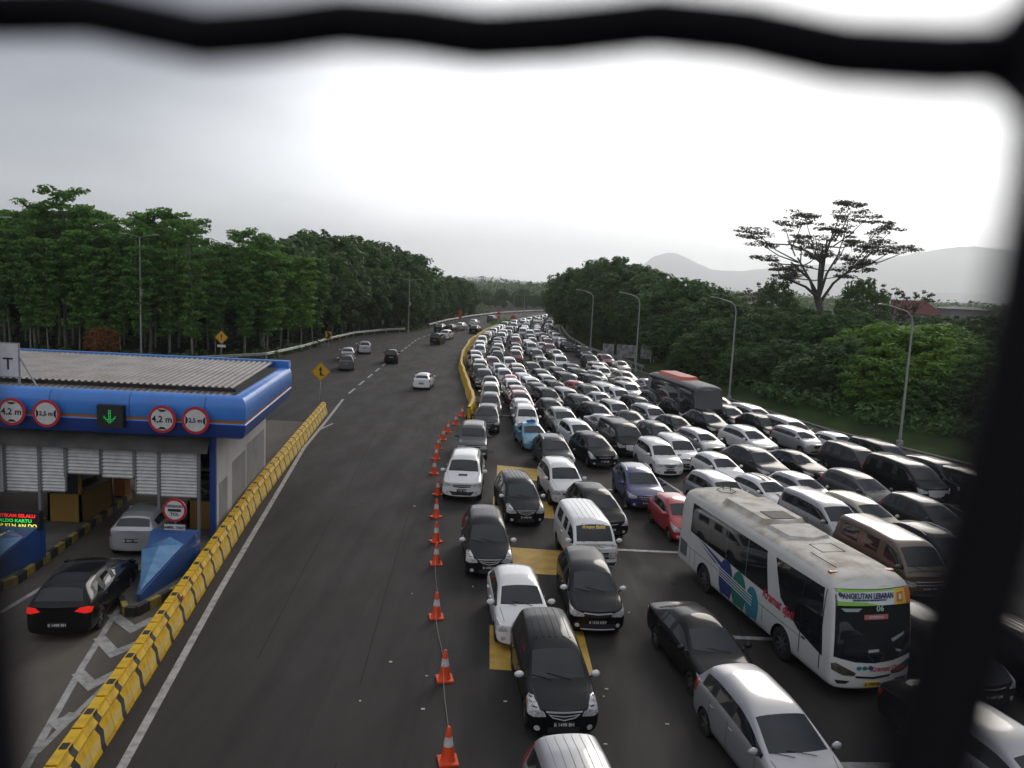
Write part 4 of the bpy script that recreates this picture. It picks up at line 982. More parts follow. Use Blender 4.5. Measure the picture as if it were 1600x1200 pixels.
xi2 = -16.25; island(xi2+.15, 22.25, 1.9, 'toll island with yellow and black kerb at the left edge of the photo')
CBL = mat('crash_block_blue', (.015,.07,.24), rough=.42, coat=.4, noise=.3, nscale=2); CBL2 = mat('crash_block_light_blue', (.05,.17,.36), rough=.22, coat=.8, noise=.9, nscale=2.6, col2=(.10,.27,.46))
def crash(xc, label):
    root = empty('crash_block', (xc, 22.9, .26)); w = .76; D = 2.75; hb = 1.18; tip = (.20, -.15)
    b = MB(); v = [(tip[0]-.06,tip[1],0),(tip[0]+.06,tip[1],0),(w,D,0),(-w,D,0),(tip[0]-.06,tip[1],.20),(tip[0]+.06,tip[1],.20),(w,D,hb),(-w,D,hb),(w,D+.35,0),(-w,D+.35,0),(w,D+.35,hb),(-w,D+.35,hb)]
    b.add(v, [(3,2,1,0),(0,1,5,4),(1,2,6,5),(3,0,4,7),(2,8,10,6),(9,3,7,11),(8,9,11,10),(6,10,11,7),(7,4,5,6)], 0); b.build('frame', [CBL], root)
    b = MB(); a1 = Vector((tip[0],tip[1]+.12,.215)); r1 = Vector((w-.06,D-.03,.50)); l1 = Vector((-w+.06,D-.03,.50)); pk = Vector((0,D-.05,.88))
    # sheet hood over the nose, standing proud of the frame
    up = Vector((0,-.02,.02)); n = Vector((0,-.42,.9)).normalized()*.06
    def onplane(x, y): return .20+(hb-.20)*(y-tip[1])/(D-tip[1])
    g = [Vector((tip[0],tip[1]+.10,onplane(0,tip[1]+.10)+.03)), Vector((w*.80,D-.62,onplane(0,D-.62)+.03)), Vector((-w*.80,D-.95,onplane(0,D-.95)+.03)), Vector((.02,D-.30,onplane(0,D-.30)+.04)), Vector((-.05,D-.95,onplane(0,D-.95)+.17))]
    b.add([tuple(p) for p in g], [(0,1,4),(1,3,4),(3,2,4),(2,0,4)], 0); b.build('nose_cover', [CBL2], root)
    for s in (1, -1):
        b = MB(); 
        for k in range(4): b.prism([(s*w*.86-.16+.09*k, hb-.14),(s*w*.86-.12+.09*k, hb-.14),(s*w*.86-.08+.09*k-.0, hb-.03),(s*w*.86-.12+.09*k, hb-.03)], 'Y', -.012, -.004, 0)
        sl2 = math.atan2(hb-.2, D-tip[1]); b.xf(Matrix.Translation((-s*.04,D-.02,0)) @ Matrix.Identity(4)); b.v = [(x, y, z) for x, y, z in b.v]
        b.build('hazard_stripes', [SY], root)
    return tag(root, label, 'crash block')
crash(xi-.08, 'blue wedge crash block below the round toll sign'); crash(xi2, 'blue wedge crash block below the LED message board')
# booths
def booth(x, y, w, d, h, label):
    root = empty('toll_booth', (x, y, .25)); b = MB(); b.box((0,0,.55), (w, d, 1.1)); b.build('base_panel', [YB], root)
    b = MB()
    for sx in (1, -1):
        for sy in (1, -1): b.box((sx*(w/2-.05), sy*(d/2-.05), h/2), (.1,.1,h))
    b.build('frame', [YB], root)
    for s in (1, -1):
        b = MB(); b.box((s*(w/2-.04), 0, 1.1+(h-1.2)/2), (.02, d-.2, h-1.2)); b.build('window', [GLASS], root)
        b = MB(); b.box((0, s*(d/2-.04), 1.1+(h-1.2)/2), (w-.2, .02, h-1.2)); b.build('window', [GLASS], root)
    b = MB(); b.box((0,0,h+.05), (w+.2, d+.2, .1)); b.build('roof', [FRM], root)
    return tag(root, label, 'toll booth')
booth(xi-.75, 30.6, 1.0, 1.9, 2.3, 'yellow toll booth behind the round toll sign')
booth(xi2-.75, 31.0, 1.3, 2.4, 2.3, 'yellow toll booth behind the LED message board')
b = MB(); b.box((0,0,.7), (.5,.5,1.4)); b.box((0,-.26,.95), (.34,.03,.4), 1); o = b.build('ticket_machine', [mat('machine_orange', (.35,.10,.02), rough=.6), SB]); o.location = (xi2-.5, 33.8, .25); tag(o, 'orange ticket machine deeper inside the left toll lane', 'ticket machine')
# canopy signs
def ring_sign(x, y, z, r, txt, vert, label, ts=.30):
    root = empty('limit_sign', (x, y, z)); b = MB(); b.lathe([(0,-.02),(r,-.02),(r,.03),(0,.03)], 40, 'Y', mi=1)
    b.lathe([(0,-.026),(r*.80,-.026),(r*.80,-.020)], 40, 'Y', mi=0)
    tr = [(-r*.34,r*.72),(r*.34,r*.72),(r*.12,r*.55),(-r*.12,r*.55)]
    polys = [tr, [(a, -c) for a, c in tr][::-1]] if vert else [[(c, a) for a, c in tr][::-1], [(-c, a) for a, c in tr]]
    arc = r*.79
    for p in polys: b.prism(p, 'Y', -.032, -.028, 2)
    tv, tf = text_mesh(txt, ts, .002, bold=.006); M = frame((0,-.034,0), (1,0,0), (0,0,1)); b.add([M @ v for v in tv], tf, 2)
    b.build('sign_face', [SW, SR, SB], root)
    b = MB(); b.box((0,.10,0), (.3,.18,.3)); b.build('bracket', [SG], root)
    return tag(root, label, 'height sign' if vert else 'width sign')
for (px, py, txt, vert, lb, ts) in ((19,643,'4,2 m',True,'round 4,2 m height limit sign at the left edge of the blue canopy',.32),(73,646,'2,5 m',False,'round 2,5 m width limit sign left of the green arrow',.215),
        (254,655,'4,2 m',True,'round 4,2 m height limit sign right of the green arrow',.32),(306,657,'2,5 m',False,'round 2,5 m width limit sign nearest the canopy corner',.215)):
    xx, zz = atY(px, py, YF-.18); ring_sign(xx, YF-.2, zz, .49, txt, vert, lb, ts)
xx, zz = atY(171, 651, YF-.25); root = empty('lane_signal', (xx, YF-.2, zz))
b = MB(); b.box((0,.1,0), (.92,.26,.80)); b.build('housing', [SB], root)
b = MB(); 
for (i, j) in [(0,k) for k in range(-3,5)] + [(1,k) for k in range(-3,5)] + [(-1,-2),(-2,-1),(-3,0),(2,-2),(3,-1),(4,0),(-1,-3),(-2,-2),(-3,-1),(2,-3),(3,-2),(4,-1),(0,-4),(1,-4)]:
    b.lathe([(0,-.012),(.018,-.010),(.018,0)], 8, 'Y', ((i-.5)*.055, -.04, j*.055))
b.build('green_arrow', [mat('led_green', (.01,.3,.05), emit=(.02,.55,.10), estr=.45)], root)
tag(root, 'black lane signal with a green down arrow on the canopy', 'lane signal')
# LED board
xa, za = atY(20, 814, 25.55); root = empty('message_board', (xa, 25.6, za)); b = MB(); b.box((0,.1,0), (1.72,.22,.64)); b.build('housing', [SB], root)
for j, (tx, col, s_) in enumerate((('PASTIKAN SELALU', (.9,.02,.02), .135), ('SALDO KARTU', (.03,.6,.08), .135), ('UMP KLN AN DO', (.75,.7,.08), .15))):
    tv, tf = text_mesh(tx, s_*1.15, .002, bold=.004, sx=1.12); M = frame((.02,-.014,.17-.17*j), (1,0,0), (0,0,1)); MB().add([M @ v for v in tv], tf).build('led_text', [mat('led_%d' % j, col, emit=col, estr=.9)], root)
b = MB(); b.box((.6,.12,-(za-1.55)/2-.3), (.08,.08,za-1.55)); b.build('post', [FRM], root)
tag(root, 'LED message board with red, green and yellow text over the left crash block', 'message board')
# GERBANG TOL sign
xa, za = atY(273, 797, 25.9); root = empty('toll_sign', (xa, 25.9, 0)); r = .40
b = MB(); b.lathe([(0,-.02),(r,-.02),(r,.02),(0,.02)], 40, 'Y', mi=1); b.lathe([(0,-.026),(r*.80,-.026),(r*.80,-.02)], 40, 'Y', mi=0); b.prism([(-r*.55,-.045),(r*.55,-.045),(r*.55,.045),(-r*.55,.045)], 'Y', -.034, -.027, 2)
for (tx, zz, s_) in (('GERBANG', .135, .115), ('TOL', -.14, .14)):
    tv, tf = text_mesh(tx, s_*1.1, .002, bold=.003); M = frame((0,-.03,zz), (1,0,0), (0,0,1)); b.add([M @ v for v in tv], tf, 2)
b.xf(Matrix.Translation((0,0,za))); b.build('sign_face', [SW, SR, SB], root)
zq = atY(273, 824, 25.9)[1]
b = MB(); b.prism([(-.37,-.12),(.37,-.12),(.37,.12),(-.37,.12)], 'Y', -.015, .01, 2); b.prism([(-.355,-.105),(.355,-.105),(.355,.105),(-.355,.105)], 'Y', -.019, -.016, 0)
tv, tf = text_mesh('AMBIL TIKET', .125, .002, bold=.003); M = frame((0,-.024,-.005), (1,0,0), (0,0,1)); b.add([M @ v for v in tv], tf, 2); b.xf(Matrix.Translation((0,0,zq))); b.build('ticket_plate', [SW, SR, SB], root)
b = MB(); b.tube([(0,.05,.26),(0,.05,za)], .03, 8); b.build('pole', [FRM], root)
tag(root, 'round red ringed GERBANG TOL sign with AMBIL TIKET plate', 'toll sign')
# roof board with a T
xr_, zr_ = atY(30, 536, 29.0); zl_ = atY(30, 590, 29.0)[1]; root = empty('roof_board', (xr_, 29.0, zt)); hb_ = zr_-zl_
b = MB(); b.box((-2.0,0,zr_-hb_/2-zt), (4.0,.06,hb_), 1); b.box((-2.0,-.04,zr_-hb_/2-zt), (3.94,.03,hb_-.07), 0)
tv, tf = text_mesh('T', .62, .002, bold=.006); M = frame((-.40,-.062,zr_-hb_*.62-zt), (1,0,0), (0,0,1)); b.add([M @ v for v in tv], tf, 2); b.build('board', [SW, SG, SB], root)
b = MB(); b.box((-.06,.03,(zl_-zt)/2-.05), (.07,.07,zl_-zt+.1)); b.beam((-.02,.03,zr_-hb_*.4-zt), (.75,-.2,-.12), .05); b.box((-3.5,.03,(zl_-zt)/2-.05), (.07,.07,zl_-zt+.1)); b.build('support', [SG], root)
tag(root, 'white board ending in the letter T standing on the toll roof', 'board')
# ================================================================ BUSES
def bus_cage(L, W, H, zb=.34, rake=.30, zbelt=1.15):
    w = W/2; S = []
    def ring(sy, zt, xo_f):
        rows = [(0,zb),(w*.94*sy,zb),(w*sy,zb+.14),(w*sy,1.0),(w*sy,1.6),(w*.995*sy,2.3),(w*.97*sy,zt-.35),(w*.88*sy,zt-.07),(w*.5*sy,zt),(0,zt+.02)]
        return [(y, z, xo_f(z)*1.0) for y, z in rows]
    f = lambda k: (lambda z: -k*max(0, (z-1.1)/(H-1.1))**1.3)
    xs = [(L/2, .93, H-.30, f(rake)), (L/2-.10, .99, H-.10, f(rake)), (L/2-.5, 1, H-.03, f(rake*.8)), (L/2-1.6, 1, H, f(0)), (L/2-3.2, 1, H, f(0)), (0, 1, H, f(0)), (-L/2+2, 1, H, f(0)), (-L/2+.5, 1, H-.03, f(0)), (-L/2+.1, .99, H-.08, lambda z: .08*(z-1)), (-L/2, .93, H-.25, lambda z: .10*(z-1))]
    V = []; Fa = []
    for (x, sy, zt, fo) in xs:
        r = ring(sy, zt, fo)
        for s in (1, -1): V += [(x+xo, s*y, z) for (y, z, xo) in r]
    def vi(s, side, r): return s*20 + (0 if r in (0, 9) else side*10) + r
    ns = len(xs)
    for s in range(ns-1):
        for r in range(9):
            for side in (0, 1): Fa.append((vi(s,side,r), vi(s,side,r+1), vi(s+1,side,r+1), vi(s+1,side,r)))
    for (s, bul) in ((0, .12), (ns-1, -.02)):
        c = {0: vi(s,0,0), 9: vi(s,0,9)}
        for r in range(1, 9):
            v = V[vi(s,0,r)]; c[r] = len(V); V.append((v[0]+bul, 0, v[2]))
        for side in (0, 1):
            for r in range(9):
                q = []
                for i in (vi(s,side,r), c[r], c[r+1], vi(s,side,r+1)):
                    if i not in q: q.append(i)
                Fa.append(tuple(q))
    me = bpy.data.meshes.new('buscage'); me.from_pydata(V, [], Fa)
    for i in range(6): me.materials.append(PH)
    bm = bmesh.new(); bm.from_mesh(me); bmesh.ops.recalc_face_normals(bm, faces=bm.faces); bm.to_mesh(me); bm.free()
    return me
BUSW = mat('bus_white', (.60,.59,.57), rough=.38, coat=.7, noise=.35, nscale=.8, col2=(.44,.43,.41))
BUSR = mat('bus_roof_stained', (.62,.585,.53), rough=.7, noise=.95, nscale=1.5, col2=(.33,.275,.21))
def build_bus(name, L, W, H, bodym, label, far=False):
    me0 = bus_cage(L, W, H)
    def sub(o):
        m = o.modifiers.new('s', 'SUBSURF'); m.levels = 2; m.render_levels = 2
    full = evaluated(me0, [sub]); bvh = bvh_of(full); w = W/2
    xa = (L/2-2.35, -L/2+2.25); R = .47
    me = arch_cut(full, xa, R*1.16, w)
    for i in range(len(me.materials)): me.materials[i] = PH
    root = empty(name)
    B = MB(); B.v = [tuple(v.co) for v in me.vertices]; B.f = [tuple(q.vertices) for q in me.polygons]; B.m = [1 if q.material_index == 1 else (2 if (q.normal.z > .75 and q.center.z > H-.4) else 0) for q in me.polygons]
    side = lambda s: dict(O=(0, s*3, 0), ua=(1,0,0), ub=(0,0,1), d=(0,-s,0)); top = dict(O=(0,0,6), ua=(1,0,0), ub=(0,1,0), d=(0,0,-1))
    front = dict(O=(L/2+3,0,0), ua=(0,1,0), ub=(0,0,1), d=(-1,0,0)); back = dict(O=(-L/2-3,0,0), ua=(0,1,0), ub=(0,0,1), d=(1,0,0))
    zw0, zw1 = H*.50, H*.865
    for s in (1, -1):
        for x in (L/2-3.4, L/2-4.6, L/2-5.8, -L/2+1.5, -L/2+1.1): B.add(*patch(bvh, strip((x, .5), (x, 1.15), .014), cell=.3, off=.004, skirt=.002, **side(s)), 1)
        B.add(*patch(bvh, strip((-L/2+.4, 1.18), (L/2-1.5, 1.10), .014), cell=.3, off=.004, skirt=.002, **side(s)), 1)
    B.build('body', [bodym[0], BLACK, bodym[1]], root, True, 35)
    for s in (1, -1):
        # one long swept side glazing, panes split by thin bars, then the tall glass next to the driver and door
        xs = [-L/2+1.05, -L/2+2.35, -L/2+3.7, -L/2+5.0, L/2-3.15]
        for i in range(4):
            a, b_ = xs[i]+.012, xs[i+1]-.012; r = .10 if i == 3 else 0
            poly = [(a, zw0+.16*(1-i/3)), (b_, zw0+.16*(1-(i+1)/3) if i < 3 else zw0-.04), (b_-(.28 if i == 3 else 0), zw1), (a, zw1)]
            MB().add(*patch(bvh, poly, cell=.25, off=.008, **side(s))).build('side_window', [GLASS], root, True, 40)
        MB().add(*patch(bvh, [(L/2-2.95, zw1-.02), (L/2-2.5, 1.75), (L/2-1.55, 1.25), (L/2-.42, 1.05), (L/2-.62, zw1+.0)], cell=.25, off=.008, **side(s))).build('cab_window', [GLASS], root, True, 40)
        MB().add(*patch(bvh, [(-L/2+.28, .75), (-L/2+.85, .75), (-L/2+.85, 1.25), (-L/2+.28, 1.3)], cell=.3, off=.01, **side(s))).build('vent_panel', [mat('vent_grey', (.10,.10,.10), rough=.6)], root, True, 40)
    dr = MB()
    for x in (L/2-1.45, L/2-.52): dr.add(*patch(bvh, strip((x, .42), (x, zw1), .022), cell=.3, off=.012, skirt=.002, **side(-1)), 0)
    dr.add(*patch(bvh, [(L/2-1.35,1.12),(L/2-1.2,1.12),(L/2-1.2,1.16),(L/2-1.35,1.16)], cell=.3, off=.03, **side(-1)), 0); dr.build('door_seal', [BLACK], root)
    ws = MB().add(*patch(bvh, [(-w*.93, 1.20), (-w*.45,1.06), (0,1.02), (w*.45,1.06), (w*.93,1.20), (w*.90, H-.34), (-w*.90, H-.34)], cell=.18, off=.010, **front)).build('windscreen', [GLASS], root, True, 40)
    for s in (1, -1):
        MB().add(*patch(bvh, [(s*w*.96,1.02),(s*w*.88,1.05),(s*w*.42,.78),(s*w*.46,.70),(s*w*.70,.72),(s*w*.95,.86)], cell=.08, off=.012, **front)).build('headlight', [mat('bus_lamp', (.16,.14,.10), rough=.12, metal=.4, coat=1, noise=.8, nscale=9, col2=(.05,.045,.03))], root, True, 40)
        MB().add(*patch(bvh, [(s*w*.88,.60),(s*w*.55,.57),(s*w*.62,.50),(s*w*.82,.50)], cell=.08, off=.012, **front)).build('fog_lamp', [BLACK], root, True, 40)
        MB().add(*patch(bvh, [(s*w*.55,.9),(s*w*.85,.9),(s*w*.85,1.4),(s*w*.55,1.4)], cell=.15, off=.01, **back)).build('tail_light', [TAIL], root)
    g = MB().add(*patch(bvh, sym([(0,.60),(w*.40,.64),(w*.44,.70),(0,.655)]), cell=.2, off=.008, **front), 0); g.build('grille', [BLACK], root)
    for x in xa:
        for s in (1, -1): wheel_parts(R, .28, root, x, s*(w-.17), s, 8, cap=False)
    # roof unit, hatches
    def raised(name, x0, x1, yw, h, m, mi_m=None):
        b = MB(); z = H-.01; k = .16
        P = [(x0,-yw),(x1,-yw*.92),(x1+.25,0),(x1,yw*.92),(x0,yw),(x0-.12,0)]
        n = len(P); cx = (x0+x1)/2
        b.v = [(x, y, z-.06) for x, y in P] + [(cx+(x-cx)*.94, y*.86, z+h) for x, y in P]; b.f = [tuple(range(n, 2*n))] + [(i, (i+1) % n, n+(i+1) % n, n+i) for i in range(n)]; b.m = [0]*(n+1)
        return b.build(name, m, root)
    return root, bvh, dict(side=side, top=top, front=front, back=back), raised
# --- white coach
BL, BW, BH = 9.5, 2.36, 3.22
bus, bv, fr, raised = build_bus('coach', BL, BW, BH, (BUSW, BUSR), '')
raised('roof_unit', -2.3, .2, .82, .17, [BUSR]); raised('roof_unit_cover', .45, 1.55, .78, .09, [mat('cover_dusty', (.58,.56,.52), rough=.7, noise=.8, nscale=2, col2=(.34,.30,.25))])
m = MB()
for i in range(9): m.box((-.55+i*.09, .0, BH+.175), (.05, .80, .02))
m.build('roof_grille', [BLACK], bus)
m = MB(); hx = [(-BL/2+1.15+.38*math.cos(a*math.pi/3), .32*math.sin(a*math.pi/3)) for a in range(6)]
for p, q in zip(hx, hx[1:]+hx[:1]): m.beam((*p, BH+.03), (*q, BH+.03), .02)
m.beam((-BL/2+1.1,-.1,BH+.03), (-BL/2+1.1,-.1,BH+.25), .02); m.beam((-BL/2+1.25,.1,BH+.03), (-BL/2+1.25,.1,BH+.25), .02); m.beam((-BL/2+1.0,-.15,BH+.15), (-BL/2+1.3,.2,BH+.15), .02); m.build('roof_hatch', [BLACK], bus)
m = MB(); 
for p, q in (((2.1,-.35),(2.75,-.35)), ((2.1,.35),(2.75,.35)), ((2.1,-.35),(2.1,.35)), ((2.75,-.35),(2.75,.35)), ((2.75,-.7),(3.9,-.7))): m.beam((*p, BH+.005), (*q, BH+.005), .018)
m.build('roof_hatch', [mat('seam_dark', (.06,.05,.04), rough=.9)], bus)
for s in (1, -1): m = MB(); m.box((BL/2-.80, s*.82, BH-.10), (.12,.22,.08)); m.build('marker_lamp', [mat('marker_orange', (.30,.07,.03), rough=.4)], bus)
# livery: three overlapping ovals, streaks and red script, laid on the flank
LV = [mat('livery_navy', (.022,.045,.17), rough=.35, coat=.6), mat('livery_green', (.02,.16,.12), rough=.35, coat=.6), mat('livery_teal', (.03,.20,.27), rough=.35, coat=.6), mat('livery_red', (.42,.02,.05), rough=.4), mat('livery_white', (.6,.6,.6), rough=.4)]
def flank(poly, s, off, mi, cell=.2):
    return patch(bv, poly, cell=cell, off=off, skirt=.0, **fr['side'](s))
for s in (-1, 1):
    m = MB()
    for i, (cx, cz, rx, rz) in enumerate(((-.95,1.02,.46,.68),(-.08,.98,.44,.64),(.74,.90,.38,.56))):
        m.add(*flank([(cx+rx*math.cos(a*math.pi/12), cz+rz*math.sin(a*math.pi/12)) for a in range(24)], s, .009+.002*i, 0), i)
    for i, (x0, z0, x1, z1, wd) in enumerate(((-3.1,1.75,-1.0,1.35,.09),(-2.9,1.60,-1.0,1.18,.05))): m.add(*flank([(x0,z0),(x1,z1-wd),(x1,z1+wd)], s, .008, 0), 0)
    for k in range(4): m.add(*flank(strip((-1.7+.1*k, 1.32-.09*k), (.75, 1.16-.09*k), .022), s, .020, 4), 4)
    m.build('livery_ovals', LV, bus)
    tv, tf = text_mesh('Kramat djati', .40, .0, shear=.32, bold=.010, sx=.82)
    out = []
    for v in tv:
        x = (2.12 + v.x) if s < 0 else (2.12 - v.x); z = 1.52+v.y-.03*v.x
        h = bv.ray_cast(Vector((x, s*3, z)), Vector((0,-s,0)))[0]; out.append((x, h.y+s*.014, z))
    MB().add(out, tf).build('livery_script', [LV[3]], bus)
tv, tf = text_mesh('Kramat Djati', .19, .0, shear=.3, bold=.004); out = []
for v in tv:
    h = bv.ray_cast(Vector((BL/2+3, .38+v.x, .86+v.y)), Vector((-1,0,0)))[0]; out.append((h.x+.016, .38+v.x, .86+v.y))
MB().add(out, tf).build('livery_script', [LV[3]], bus)
m = MB()
for i, y in enumerate((-.42,-.26,-.10)): m.add(*patch(bv, [(y+.07*math.cos(a*math.pi/6), .90+.055*math.sin(a*math.pi/6)) for a in range(12)], cell=.2, off=.014+.002*i, skirt=0, **fr['front']), 2-i)
m.build('livery_ovals', LV, bus)
m = MB(); m.add(*patch(bv, q4(-.21,.21,.40,.53), cell=.5, off=.02, **fr['front']), 0); pv, pf = PLTXT; xx = max(v[0] for v in m.v); M = frame((xx+.004,0,.465), (0,1,0), (0,0,1)); m.add([M @ v for v in pv], pf, 1); m.build('number_plate', [PLATEY, BLACK], bus)
# holiday banner over the windscreen
bw = BW/2*.88; z0, z1 = BH-.72, BH-.33
bm_ = [mat('banner_white', (.62,.66,.68), rough=.5), mat('banner_green', (.22,.50,.05), rough=.5), mat('banner_gold', (.70,.50,.04), rough=.5), mat('banner_orange', (.62,.16,.03), rough=.5), mat('banner_ink', (.03,.03,.10), rough=.5)]
def fpatch(poly, off, cell=.2): return patch(bv, poly, cell=cell, off=off, skirt=.0, **fr['front'])
m = MB(); m.add(*fpatch(q4(-bw,bw,z0,z1), .05), 0); m.add(*fpatch(q4(bw*.50,bw,z0,z1), .054), 2); m.add(*fpatch([(bw*.86,z0),(bw,z0),(bw,z1),(bw*.80,z1)], .058), 3)
m.add(*fpatch([(bw*.56,z0+.05),(bw*.74,z0+.05),(bw*.74,z1-.08),(bw*.56,z1-.10)], .058), 3); m.add(*fpatch(q4(bw*.62,bw*.70,z0+.12,z1-.14), .062), 0)
m.add(*fpatch([(-bw,z0),(bw*.12,z0),(-bw*.3,z0+.08),(-bw,z0+.11)], .054), 1); m.add(*fpatch([(-bw,z1-.07),(-bw*.2,z1-.04),(bw*.5,z1-.03),(bw*.5,z1),(-bw,z1)], .054), 1)
m.add(*fpatch([(-bw*.93+.055*math.cos(a*math.pi/4), z1-.13+.055*math.sin(a*math.pi/4)) for a in range(8)], .058), 4)
def ftext(t, size, yc, zc, off, sx=1.0, bold=.004):
    tv, tf = text_mesh(t, size, .0, bold=bold, sx=sx); out = []
    for v in tv:
        h = bv.ray_cast(Vector((BL/2+3, yc+v.x, zc+v.y)), Vector((-1,0,0)))[0]; out.append((h.x+off, yc+v.x, zc+v.y))
    return out, tf
m.add(*ftext('ANGKUTAN LEBARAN', .185, -bw*.22, z1-.155, .066, .75, .008), 4); m.add(*ftext('KEMENTERIAN PERHUBUNGAN', .05, -bw*.2, z0+.135, .066, 1.3), 4)
m.build('banner', bm_, bus)
MB().add(*ftext('06', .20, .10, z0-.09, .03, 1.1, .004)).build('fleet_number', [mat('led_pale_green', (.35,.55,.42), rough=.5)], bus)
m = MB(); m.add(*fpatch(q4(-.34,.34,z0-.36,z0-.24), .025), 0); m.add(*ftext('ISTIMEWA', .085, 0, z0-.30, .03, 1.1), 1); m.build('windscreen_sticker', [mat('sticker_pink', (.40,.10,.12), rough=.5), mat('sticker_ink', (.45,.4,.4), rough=.5)], bus)
m = MB(); m.add(*fpatch([(-.95,z0-.08),(-.40,z0-.08),(-.50,z0-.16),(-.85,z0-.16)], .022), 0); m.add(*fpatch([(-.2,1.30),(.1,1.32),(.1,1.38),(-.2,1.37)], .022), 0); m.add(*fpatch([(.62,1.30),(.78,1.27),(.76,1.33),(.60,1.36)], .022), 0); m.add(*fpatch([(.45,1.62),(.86,1.78),(.82,1.70),(.5,1.55)], .022), 0); m.build('dashboard_papers', [mat('paper', (.30,.34,.34), rough=.6)], bus)
m = MB()
for s in (-1, 1): m.tube([(BL/2+.10, s*.1+.05, 1.08),(BL/2-.04, s*.55, 1.55)], .012, 4)
m.build('wiper', [BLACK], bus)
A = Vector(G(1290,1066,.36)); 
hd = rad(12.3); fc = Vector(((G(1290,1066,.36)[0]+G(1418,1070,.36)[0])/2, (G(1290,1066,.36)[1]+G(1418,1070,.36)[1])/2))
dv = Vector((math.sin(hd), -math.cos(hd))); bc = fc - dv*(BL/2-.02)
bus.location = (bc.x+.02, bc.y-.12, 0); bus.rotation_euler = (0,0,math.atan2(dv.y, dv.x))
tag(bus, 'dirty white coach with blue, green and teal ovals and a holiday banner', 'coach')
# --- far black and red coach
BB = mat('coach_black', (.012,.014,.017), rough=.3, coat=.8); BR2 = mat('coach_roof_grey', (.14,.14,.145), rough=.6, noise=.5, nscale=1); BO = mat('coach_orange', (.62,.07,.03), rough=.4, coat=.5)
bus2, bv, fr, raised = build_bus('coach', 10.0, 2.35, 3.2, (BB, BR2), '')
BH_, BH = BH, 3.2
b = MB(); P = [(-3.4,-.8),(1.1,-.8),(1.5,0),(1.1,.8),(-3.4,.8)]; n = 5; b.v = [(x, y, 3.16) for x, y in P] + [(x*.93-.08, y*.84, 3.42) for x, y in P]; b.f = [tuple(range(n, 2*n))] + [(i, (i+1) % n, n+(i+1) % n, n+i) for i in range(n)]; b.m = [0]*6; b.build('roof_unit', [BO], bus2)
for s in (1, -1):
    m = MB(); m.add(*flank([(-4.55,1.6),(-4.15,1.6),(-3.7,2.7),(-4.55,2.75)], s, .016, 0), 0); m.add(*flank([(-4.95,.5),(-4.8,.5),(-4.65,2.9),(-4.95,2.9)], s, .014, 1), 1)
    m.add(*flank([(-4.5,1.0),(-1.6,1.5),(-2.8,1.75),(-4.5,1.85)], s, .015, 0), 0); m.add(*flank([(-3.4,.5),(-2.4,1.3),(-1.2,1.6),(-.2,1.62),(-1.6,1.2),(-2.6,.5)], s, .017, 2), 2)
    m.add(*flank([(-2.5,.45)] + [(-.4+2.2*math.cos(a), .45+1.1*math.sin(a)) for a in [math.pi*(1-k/10) for k in range(11)]], s, .018, 0), 0)
    m.build('livery_shapes', [mat('livery_silver', (.22,.24,.24), rough=.4), BO, mat('livery_crimson', (.30,.015,.03), rough=.4)], bus2)
m = MB(); m.add(*patch(bv, q4(-1.1,1.1,.45,.95), cell=.3, off=.01, **fr['front'])); m.build('bumper', [mat('bumper_silver', (.35,.33,.33), rough=.4)], bus2)
fx, fy = G(1140,618,3.3); hd2 = rad(11.5); dv = Vector((math.sin(hd2), -math.cos(hd2))); fxy = Vector(((G(1088,604,3.1)[0]+G(1126,606,3.1)[0])/2, (G(1088,604,3.1)[1]+G(1126,606,3.1)[1])/2)); bc = fxy - dv*(5.0-.4)
bus2.location = (bc.x, bc.y, 0); bus2.rotation_euler = (0,0,math.atan2(dv.y, dv.x))
tag(bus2, 'black coach with orange roof unit and silver arcs near the right kerb', 'coach')

# ================================================================ CARS
TYPW = {'minivan_grinning':'minivan','hexagon_grille_minivan':'minivan','striped hatchback':'hatchback','smooth minivan':'minivan'}
CARS = []          # header point of the windscreen (photo pixels), kind, colour, heading offset, label
def hd_field(x, y):
    if y < 58: return rad(max(3.5, min(12.5, 4.5 + .62*x)))
    pts = [(58,9.5),(80,9.5),(100,7),(124,2),(145,-1),(167,-4),(192,-7),(212,-13),(241,-22),(300,-30)]
    for (a, p), (b, q) in zip(pts[:-1], pts[1:]):
        if y <= b: 
            h = p+(q-p)*max(0, (y-a)/(b-a)); break
    else: h = -30
    if y < 75 and x < 0: h = 5.5
    return rad(h + (.25*(x-5) if y < 90 else 0))
USED = []
def jam(px, py, kind, color, label=None, dh=0.0, group=None, full=True):
    sp = SPEC[kind]; hx, hy = G(px, py, sp['zh'])
    h = hd_field(hx, hy)+rad(dh); d = Vector((math.sin(h), -math.cos(h)))
    c = Vector((hx, hy)) - d*sp['xh']
    o = put_car(kind, color, c.x, c.y, h, full)
    USED.append([o, kind, color, c.x, c.y, label, h, sp]); return o
mv, mg, mc, mh, ms, ml, mb_, lux = 'minivan','minivan_grinning','compact minivan','hexagon_grille_minivan','smooth minivan','large minivan','boxy minivan','tall luxury van'
ofr, oofr, cofr, cro, hat, sal, van, mbus = 'off-roader','old off-roader','compact off-roader','crossover','hatchback','saloon','old van','minibus'
